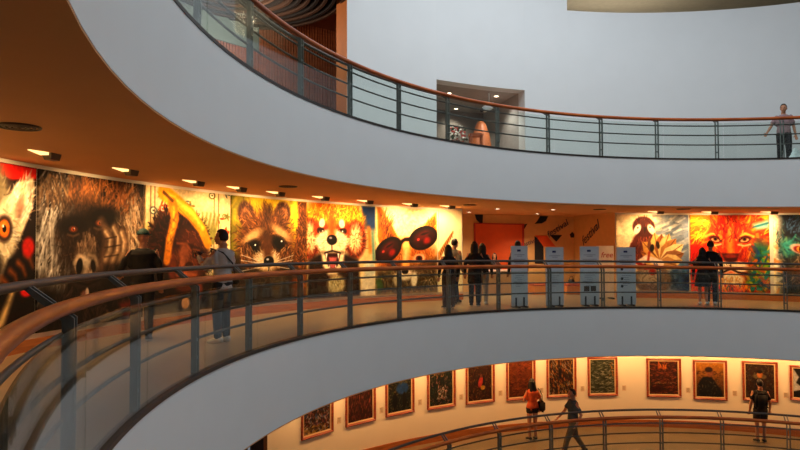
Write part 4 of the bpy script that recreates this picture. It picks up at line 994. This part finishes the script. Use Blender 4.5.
# ------------------------------------------------------------------ people
skinm = mat('skin', (188, 130, 96), .6); shoe_w = mat('white_shoe', (214, 208, 200), .6); shoe_b = mat('black_shoe', (24, 22, 22), .5)
hairm = mat('black_hair', (20, 15, 13), .55); eyem = mat('eye_dark', (20, 14, 12), .3); lipm = mat('lip', (130, 60, 50), .6)
def V(*a): return Vector(a)
def hand(bm, w, d, side, k, curl=.5):
    """Palm, four unequal curled fingers and a thumb; w = wrist, d = direction of the hand."""
    d = d.normalized(); up = V(0, 1, 0) if abs(d.y) < .8 else V(0, 0, 1)
    a = d.cross(up).normalized(); n = a.cross(d).normalized()
    loft(bm, [(w-d*.01*k, a*.020*k, n*.018*k), (w+d*.03*k, a*.034*k, n*.015*k), (w+d*.085*k, a*.040*k, n*.013*k), (w+d*.095*k, a*.036*k, n*.010*k)], 10)
    for i, L in enumerate((.068, .078, .073, .056)):
        b = w+d*.085*k+a*(.030-.020*i)*k
        p1 = b+d*L*.45*k+n*curl*.012*k; p2 = p1+(d*(1-curl*.5)+n*curl).normalized()*L*.33*k; p3 = p2+(d*(1-curl)+n*curl*1.2).normalized()*L*.25*k
        limb(bm, [b-d*.02*k, p1, p2, p3], [.0088*k, .0085*k, .0078*k, .0066*k], 7)
    s = 1
    b = w+d*.02*k+a*s*.026*k; p1 = b+(d*.6+a*s*.8).normalized()*.035*k; p2 = p1+(d*.9+a*s*.25+n*.3).normalized()*.03*k
    limb(bm, [b, p1, p2], [.0115*k, .010*k, .008*k], 7)

def person(ph, r, zf, az, H, label, top, bottom, shoe=shoe_b, el=None, wl=None, er=None, wr=None, stride=0.0, long_hair=0.0, legs='trousers', sleeve='long',
           top_len=.86, yaw=0, hair=True, cap=None, female=False, seated=False, pitch=0.0):
    """A standing figure. az: compass angle (degrees, like the ring angle) it faces."""
    k = H/1.70
    root = tag(empty('person', P(ph, r, zf), -rad(az)), label, 'person')
    sh = (.165 if female else .185); hw = .165 if female else .155; wst = .12 if female else .14
    el = V(*(el or (-.245, -.03, 1.09)))*k; wl = V(*(wl or (-.255, .05, .85)))*k
    er = V(*(er or (.245, -.03, 1.09)))*k; wr = V(*(wr or (.255, .05, .85)))*k
    sl, sr = V(-sh, 0, 1.365)*k, V(sh, 0, 1.365)*k
    st = stride
    hips = [V(-.085, 0, .90)*k, V(.085, 0, .90)*k]
    kn = [V(-.09, .5*st+.02, .49)*k, V(.09, -.38*st+.02, .49)*k]
    an = [V(-.09, .86*st, .085+.03*st)*k, V(.09, -.98*st, .085+.16*st)*k]
    tdir = [V(-.15, 1, -.12+.35*st).normalized(), V(.15, 1, -.12-.75*st).normalized()]
    # torso rings
    def torso(bm, o=0.0, z0=.86, z1=1.50):
        base = [(.86, hw, .105), (.95, hw+.003, .112), (1.08, wst, .098), (1.22, wst+.022, .112), (1.33, sh-.012, .105), (1.385, sh-.045, .085), (1.425, .062, .058), (1.50, .05, .052)]
        rr = []
        if z0 < .86: rr.append((z0, hw+.015, .118))
        rr += [q for q in base if z0-.02 <= q[0] <= z1+.01]
        loft(bm, [(V(0, (-.01 if z > 1.3 else 0), z)*k, V(1, 0, 0)*(a+o)*k, V(0, 1, 0)*(b+o)*k) for z, a, b in rr], 20)
    hc = V(0, .025, 1.585)*k
    RH = Matrix.Rotation(rad(-yaw), 3, 'Z') @ Matrix.Rotation(rad(pitch), 3, 'X')
    bm = bmesh.new()
    torso(bm)
    for s_, e, w in ((sl, el, wl), (sr, er, wr)):
        limb(bm, [s_*.9+V(0, 0, .02*k), s_, s_.lerp(e, .5), e, e.lerp(w, .35), w], [.05*k, .05*k, .043*k, .036*k, .036*k, .025*k])
        hand(bm, w, (w-e), 1 if w.x > 0 else -1, k, .5)
    for i in (0, 1):
        limb(bm, [hips[i], hips[i].lerp(kn[i], .5), kn[i], kn[i].lerp(an[i], .35), an[i]], [.088*k, .075*k, .054*k, .053*k, .036*k])
        limb(bm, [an[i]-tdir[i]*.04*k-V(0, 0, .04*k), an[i]+tdir[i]*.08*k-V(0, 0, .045*k), an[i]+tdir[i]*.15*k-V(0, 0, .05*k)], [.035*k, .036*k, .026*k])
    limb(bm, [V(0, -.01, 1.40)*k, V(0, .005, 1.52)*k], [.055*k, .05*k])
    # head
    hb = bmesh.new()
    vs = ball(hb, V(0, 0, 0), .074, .094, .113, None, 24, 18)
    for v in vs:
        z = v.co.z/.113
        if z < -.1: v.co.x *= 1-.32*(-z-.1); v.co.y = v.co.y*(1-.12*(-z-.1)) + (.012*(-z) if v.co.y > 0 else 0)
        if v.co.y > .05 and abs(z) < .25 and abs(abs(v.co.x)-.03) < .02: v.co.y -= .006
    limb(hb, [V(0, .088, .01), V(0, .106, -.022), V(0, .098, -.032)], [.008, .013, .011], 8)
    for s_ in (-1, 1): ball(hb, V(s_*.076, -.008, -.005), .012, .022, .032, None, 10, 8)
    ball(hb, V(0, .088, -.058), .025, .012, .012, None, 10, 8); ball(hb, V(0, .078, -.092), .022, .016, .016, None, 10, 8)
    bmesh.ops.transform(hb, matrix=Matrix.Translation(hc) @ (RH*k).to_4x4(), verts=hb.verts)
    tm = bpy.data.meshes.new('t'); hb.to_mesh(tm); hb.free(); bm.from_mesh(tm); bpy.data.meshes.remove(tm)
    body = link('body', remeshed(bm, .0085, 2), skinm, root)
    for s_ in (-1, 1):
        b = bmesh.new(); ball(b, hc+RH @ V(s_*.030, .083, .012)*k, .014*k, .008*k, .007*k, None, 10, 6); obj('eye', b, eyem, root, True)
    b = bmesh.new(); ball(b, hc+RH @ V(0, .098, -.058)*k, .022*k, .006*k, .006*k, None, 10, 6); obj('mouth', b, lipm, root, True)
    if hair:
        b = bmesh.new(); vs = ball(b, V(0, 0, 0), .086, .106, .122, None, 24, 18)
        for v in vs:
            if v.co.y > .015 and v.co.z < .062: v.co.y = .015 + (v.co.y-.015)*.15; v.co.x *= .93
            if v.co.z < -.05 and not long_hair: v.co.z = -.05+(v.co.z+.05)*.3; v.co.x *= .8
        if long_hair:
            L = long_hair
            loft(b, [(V(0, -.035, .05), V(.084, 0, 0), V(0, .075, 0)), (V(0, -.045, -.10), V(.098, 0, 0), V(0, .07, 0)), (V(0, -.075, -.10-L*.5), V(.11, 0, 0), V(0, .055, 0)), (V(0, -.085, -.10-L*.9), V(.095, 0, 0), V(0, .045, 0)), (V(0, -.085, -.10-L), V(.05, 0, 0), V(0, .025, 0))], 18)
            for s_ in (-1, 1): limb(b, [V(s_*.07, .02, .04), V(s_*.088, .02, -.08), V(s_*.09, .0, -.20)], [.022, .024, .016], 8)
        bmesh.ops.transform(b, matrix=Matrix.Translation(hc+V(0, -.008, .012)*k) @ (RH*k).to_4x4(), verts=b.verts)
        link('hair', remeshed(b, .009, 1), hairm, root)
    if cap:
        b = bmesh.new(); vs = ball(b, V(0, 0, .03), .092, .11, .105, None, 20, 14)
        for v in vs: v.co.z = max(v.co.z, .035)
        loft(b, [(V(0, .07, .038), V(.07, 0, 0), V(0, 0, .008)), (V(0, .13, .034), V(.07, 0, 0), V(0, 0, .006)), (V(0, .175, .026), V(.04, 0, 0), V(0, 0, .004))], 14)
        bmesh.ops.transform(b, matrix=Matrix.Translation(hc+V(0, -.005, .01)*k) @ (RH*k).to_4x4(), verts=b.verts)
        obj('cap', b, cap, root, True)
    # clothes
    bm = bmesh.new(); torso(bm, .014, top_len, 1.43)
    for s_, e, w in ((sl, el, wl), (sr, er, wr)):
        if sleeve == 'long': limb(bm, [s_*.85, s_, s_.lerp(e, .5), e, e.lerp(w, .5), e.lerp(w, .93)], [.062*k, .066*k, .058*k, .052*k, .047*k, .040*k])
        elif sleeve == 'short': limb(bm, [s_*.85, s_, s_.lerp(e, .62)], [.062*k, .066*k, .060*k])
    me = remeshed(bm, .010, 2)
    for v in me.vertices: v.co += v.normal*(.006*mnoise.noise(v.co*9)+.003*mnoise.noise(v.co*22))
    link('top', me, top, root)
    bm = bmesh.new()
    if legs == 'skirt':
        loft(bm, [(V(0, 0, .98)*k, V(hw-.02, 0, 0)*k, V(0, .11, 0)*k), (V(0, 0, .85)*k, V(hw+.03, 0, 0)*k, V(0, .13, 0)*k), (V(0, 0, .55)*k, V(hw+.07, 0, 0)*k, V(0, .17, 0)*k)], 22)
    else:
        loft(bm, [(V(0, 0, 1.0)*k, V(wst+.012, 0, 0)*k, V(0, .11, 0)*k), (V(0, 0, .90)*k, V(hw+.016, 0, 0)*k, V(0, .124, 0)*k), (V(0, 0, .80)*k, V(hw+.0, 0, 0)*k, V(0, .10, 0)*k)], 20)
        for i in (0, 1):
            if legs == 'trousers': limb(bm, [hips[i], hips[i].lerp(kn[i], .5), kn[i], kn[i].lerp(an[i], .5), kn[i].lerp(an[i], .96)], [.103*k, .092*k, .074*k, .067*k, .060*k])
            else:
                f = .72 if legs == 'shorts' else .28
                limb(bm, [hips[i], hips[i].lerp(kn[i], f*.5), hips[i].lerp(kn[i], f)], [.104*k, .10*k, .094*k])
    me = remeshed(bm, .011, 2)
    for v in me.vertices: v.co += v.normal*(.005*mnoise.noise(v.co*10))
    link({'skirt': 'skirt', 'shorts': 'shorts', 'short_shorts': 'shorts'}.get(legs, 'trousers'), me, bottom, root)
    for i in (0, 1):
        bm = bmesh.new(); t = tdir[i]; q = an[i]
        limb(bm, [q-t*.045*k-V(0, 0, .03*k), q+t*.03*k-V(0, 0, .028*k), q+t*.11*k-V(0, 0, .045*k), q+t*.16*k-V(0, 0, .05*k)], [.048*k, .046*k, .042*k, .034*k], 12, .9)
        so = obj('shoe', bm, shoe, root, True)
        bm = bmesh.new(); limb(bm, [q-t*.06*k-V(0, 0, .066*k), q+t*.06*k-V(0, 0, .068*k), q+t*.17*k-V(0, 0, .068*k)], [.036*k, .042*k, .034*k], 12, .4)
        obj('sole', bm, mat('shoe_sole', (190, 182, 170), .7), so, True)
    return root, k

def cloth(name, c, var=.12): return mat(name, c, .85, var=var, scale=14)
black = cloth('black_cloth', (20, 19, 21)); dgrey = cloth('charcoal_cloth', (46, 46, 48))

# man photographing the murals, middle gallery
pr, k = person(-72.6, 9.72, 0, -64, 1.62, 'person in a grey white long sleeved shirt photographing the raccoon mural', cloth('grey_white_shirt', (176, 172, 168)), cloth('dark_jeans', (20, 21, 25)), shoe_w,
               el=(-.27, .10, 1.14), wl=(-.14, .34, 1.30), er=(.25, .02, 1.10), wr=(.06, .30, 1.27), top_len=.80, yaw=-20)
bm = bmesh.new(); limb(bm, [V(-.19, .05, 1.40), V(-.05, .13, 1.25), V(.10, .14, 1.08), V(.19, .06, .98)], [.012]*4, 8); limb(bm, [V(-.19, .05, 1.42), V(-.10, -.10, 1.36), V(.05, -.15, 1.2), V(.19, -.08, 1.0)], [.012]*4, 8)
o = obj('strap', bm, mat('dark_strap', (36, 30, 26), .6), pr, True); o.data.transform(Matrix.Scale(k, 4))
bm = bmesh.new(); add_box(bm, (0, 0, 0), .10, .22, .16); bmesh.ops.bevel(bm, geom=bm.edges[:], offset=.03, segments=3, affect='EDGES')
o = obj('shoulder_bag', bm, mat('olive_bag', (84, 76, 52), .7), None, True)
o.matrix_world = Matrix.Translation(pr.location) @ Matrix.Rotation(pr.rotation_euler.z, 4, 'Z') @ Matrix.Translation((.24*k, 0, .95*k))
tag(o, 'olive shoulder bag at the hip of the person photographing the murals', 'bag')
bm = bmesh.new(); add_box(bm, (0, 0, 0), .15, .010, .075); bmesh.ops.bevel(bm, geom=bm.edges[:], offset=.004, segments=2, affect='EDGES')
o = obj('phone', bm, mat('black_phone', (16, 16, 18), .3), None)
o.matrix_world = Matrix.Translation(pr.location) @ Matrix.Rotation(pr.rotation_euler.z, 4, 'Z') @ Matrix.Translation((-.04*k, .44*k, 1.335*k))
tag(o, 'phone held up by the person in the grey white shirt', 'phone')

# person in a teal cap, in front of the gorilla
person(-73.9, 10.9, 0, -20, 1.62, 'person in dark clothes and a teal cap before the gorilla mural', cloth('dark_brown_jacket', (16, 11, 10)), black,
       cap=mat('teal_cap', (26, 62, 58), .7), hair=False, el=(-.30, .05, 1.12), wl=(-.34, .22, 1.0), yaw=30)
# group left of the recess
person(-29.5, 10.85, 0, 50, 1.63, 'tall person in an open grey jacket, second from the left of the group', cloth('grey_jacket', (104, 98, 90)), cloth('blue_jeans', (44, 54, 76)), shoe_b, stride=.22, top_len=.78)
person(-34.4, 9.9, 0, -10, 1.47, 'person in dark top and brown trousers, leftmost of the group', black, cloth('brown_trousers', (74, 56, 46)), female=True, stride=.12, long_hair=.12)
person(-29.1, 10.1, 0, 10, 1.56, 'person with long black hair in a long black coat', black, black, female=True, long_hair=.34, top_len=.62, shoe=shoe_b)
person(-26.8, 10.35, 0, 15, 1.52, 'person with long black hair and pale grey trousers', dgrey, cloth('pale_grey_trousers', (150, 140, 130)), female=True, long_hair=.30, shoe=shoe_w)
person(-20.9, 10.35, 0, -10, 1.60, 'person with black hair mostly hidden behind the leftmost info board', dgrey, black)
person(-16.25, 13.5, 0, 190, 1.24, 'small person with dark hair behind the reception counter', cloth('maroon_top', (80, 40, 34)), black, female=True, long_hair=.1)
# couple before the lion
person(7.85, 10.0, 0, 30, 1.66, 'tall person in black with an arm round a companion before the lion', black, black, shoe_w, el=(-.33, .02, 1.16), wl=(-.45, .10, 1.10), top_len=.70)
person(6.6, 9.95, 0, 20, 1.48, 'shorter person in a black dress before the lion mural', black, black, shoe_w, female=True, legs='skirt', long_hair=.08, yaw=20)
# upper gallery
person(18.7, 10.5, U, 200, 1.66, 'person in a grey and pink top walking on the upper gallery', cloth('grey_pink_top', (150, 122, 124)), black, shoe_b, sleeve='short', el=(-.24, -.04, 1.1), wl=(-.27, .0, .86), er=(.30, .02, 1.12), wr=(.42, .12, .93), stride=.1, yaw=20)
bm = bmesh.new(); n = 18
rg = random.Random(9)
loft(bm, [(V(0, 0, .42), V(.03, 0, 0), V(0, .02, 0)), (V(0, 0, .34), V(.09, 0, 0), V(0, .05, 0)), (V(.02, 0, .18), V(.19, 0, 0), V(0, .11, 0)), (V(.02, 0, .04), V(.20, 0, 0), V(0, .12, 0)), (V(.02, 0, 0), V(.13, 0, 0), V(0, .08, 0))], 18)
me = remeshed(bm, .012, 1)
for v in me.vertices: v.co += v.normal*.02*mnoise.noise(v.co*14)
o = link('plastic_bag', me, mat('white_plastic_bag', (206, 222, 220), .4)); o.location = P(19.55, 10.1, U+.02)
tag(o, 'white plastic bag beside the legs of the person on the upper gallery', 'bag')
# lower gallery
pr, k = person(-16.9, 10.95, LZ, -14, 1.62, 'person in an orange top and black shorts facing a red painting', cloth('orange_top', (226, 96, 44)), black, shoe_b, female=True, legs='short_shorts', sleeve='short', long_hair=.22, el=(-.22, .05, 1.10), wl=(-.16, .22, 1.05))
bm = bmesh.new(); add_box(bm, (0, 0, 0), .14, .28, .30); bmesh.ops.bevel(bm, geom=bm.edges[:], offset=.05, segments=3, affect='EDGES')
o = obj('handbag', bm, cloth('black_bag', (24, 22, 26)), None, True)
o.matrix_world = Matrix.Translation(pr.location) @ Matrix.Rotation(pr.rotation_euler.z, 4, 'Z') @ Matrix.Translation((.25*k, -.05, .95*k))
tag(o, 'black bag at the side of the person in the orange top', 'bag')
bm = bmesh.new(); limb(bm, [V(0, -.05, .14), V(-.04, -.12, .32), V(-.10, -.10, .46), V(-.08, .02, .47), V(-.02, .10, .30), V(0, .06, .14)], [.011]*6, 8); obj('strap', bm, MATS['black_bag'], o, True)
person(-14.9, 9.55, LZ, -100, 1.66, 'person in a grey teal shirt and khaki trousers walking left', cloth('grey_teal_shirt', (66, 82, 86)), cloth('khaki_trousers', (124, 96, 60)), shoe_b, sleeve='short', stride=.36, el=(-.25, -.10, 1.10), wl=(-.26, .02, .90), er=(.25, .10, 1.10), wr=(.24, .26, .95))
pr, k = person(15.6, 10.9, LZ, 8, 1.66, 'person in black shirt and shorts looking at a painting of a face', black, cloth('dark_shorts', (40, 34, 34)), shoe_b, legs='shorts', sleeve='short')
bm = bmesh.new(); add_box(bm, (0, 0, 0), .30, .17, .44); bmesh.ops.bevel(bm, geom=bm.edges[:], offset=.06, segments=4, affect='EDGES')
o = obj('backpack', bm, cloth('backpack_black', (16, 16, 20)), None, True)
o.matrix_world = Matrix.Translation(pr.location) @ Matrix.Rotation(pr.rotation_euler.z, 4, 'Z') @ Matrix.Translation((-.06, -.215*k, 1.17*k))
tag(o, 'black backpack on the back of the person in shorts', 'backpack')
for s_ in (-1, 1):
    bm = bmesh.new(); limb(bm, [V(.06+s_*.11, .05, .18), V(.06+s_*.11, .20, .24), V(.06+s_*.12, .34, .10), V(.06+s_*.13, .28, -.12), V(.06+s_*.13, .06, -.18)], [.016]*5, 8); obj('strap', bm, MATS['backpack_black'], o, True)

# ------------------------------------------------------------------ daylight
w = bpy.data.worlds.new('World'); bpy.context.scene.world = w; w.use_nodes = True
w.node_tree.nodes['Background'].inputs[0].default_value = (.72, .80, .88, 1)
w.node_tree.nodes['Background'].inputs[1].default_value = .2*GAIN_D
l = bpy.data.lights.new('skylight', 'AREA'); l.shape = 'DISK'; l.size = 9; l.energy = 700*GAIN_D; l.color = (.90, .955, 1.0)
o = bpy.data.objects.new('skylight', l); C.objects.link(o); o.location = (-2.2, 5.0, 10.6)

# ------------------------------------------------------------------ camera
f, pt, rl = 602.77, .0293, -.0029
cam = bpy.data.cameras.new('camera'); co = bpy.data.objects.new('camera', cam); C.objects.link(co)
cam.sensor_fit = 'HORIZONTAL'; cam.sensor_width = 36; cam.lens = 36*f/800; cam.clip_start = .02; cam.clip_end = 200
def ray(dx, dy):
    c, s_ = math.cos(rl), math.sin(rl); X = c*dx-s_*dy; Y = s_*dx+c*dy
    c, s_ = math.cos(pt), math.sin(pt); return Vector((X, c-s_*Y, c*Y+s_))
fw = ray(0, 0).normalized(); rt = (ray(1, 0)-ray(0, 0)).normalized(); up = (ray(0, 1)-ray(0, 0)).normalized()
M = Matrix((rt, up, -fw)).transposed().to_4x4(); M.translation = Vector((-6.7143, -5.7963, EYE))
co.matrix_world = M
sc = bpy.context.scene; sc.camera = co
sc.view_settings.view_transform = 'Standard'; sc.view_settings.look = 'None'; sc.view_settings.exposure = 0.0; sc.view_settings.gamma = 1.0
sc.cycles.max_bounces = 8; sc.cycles.transparent_max_bounces = 24
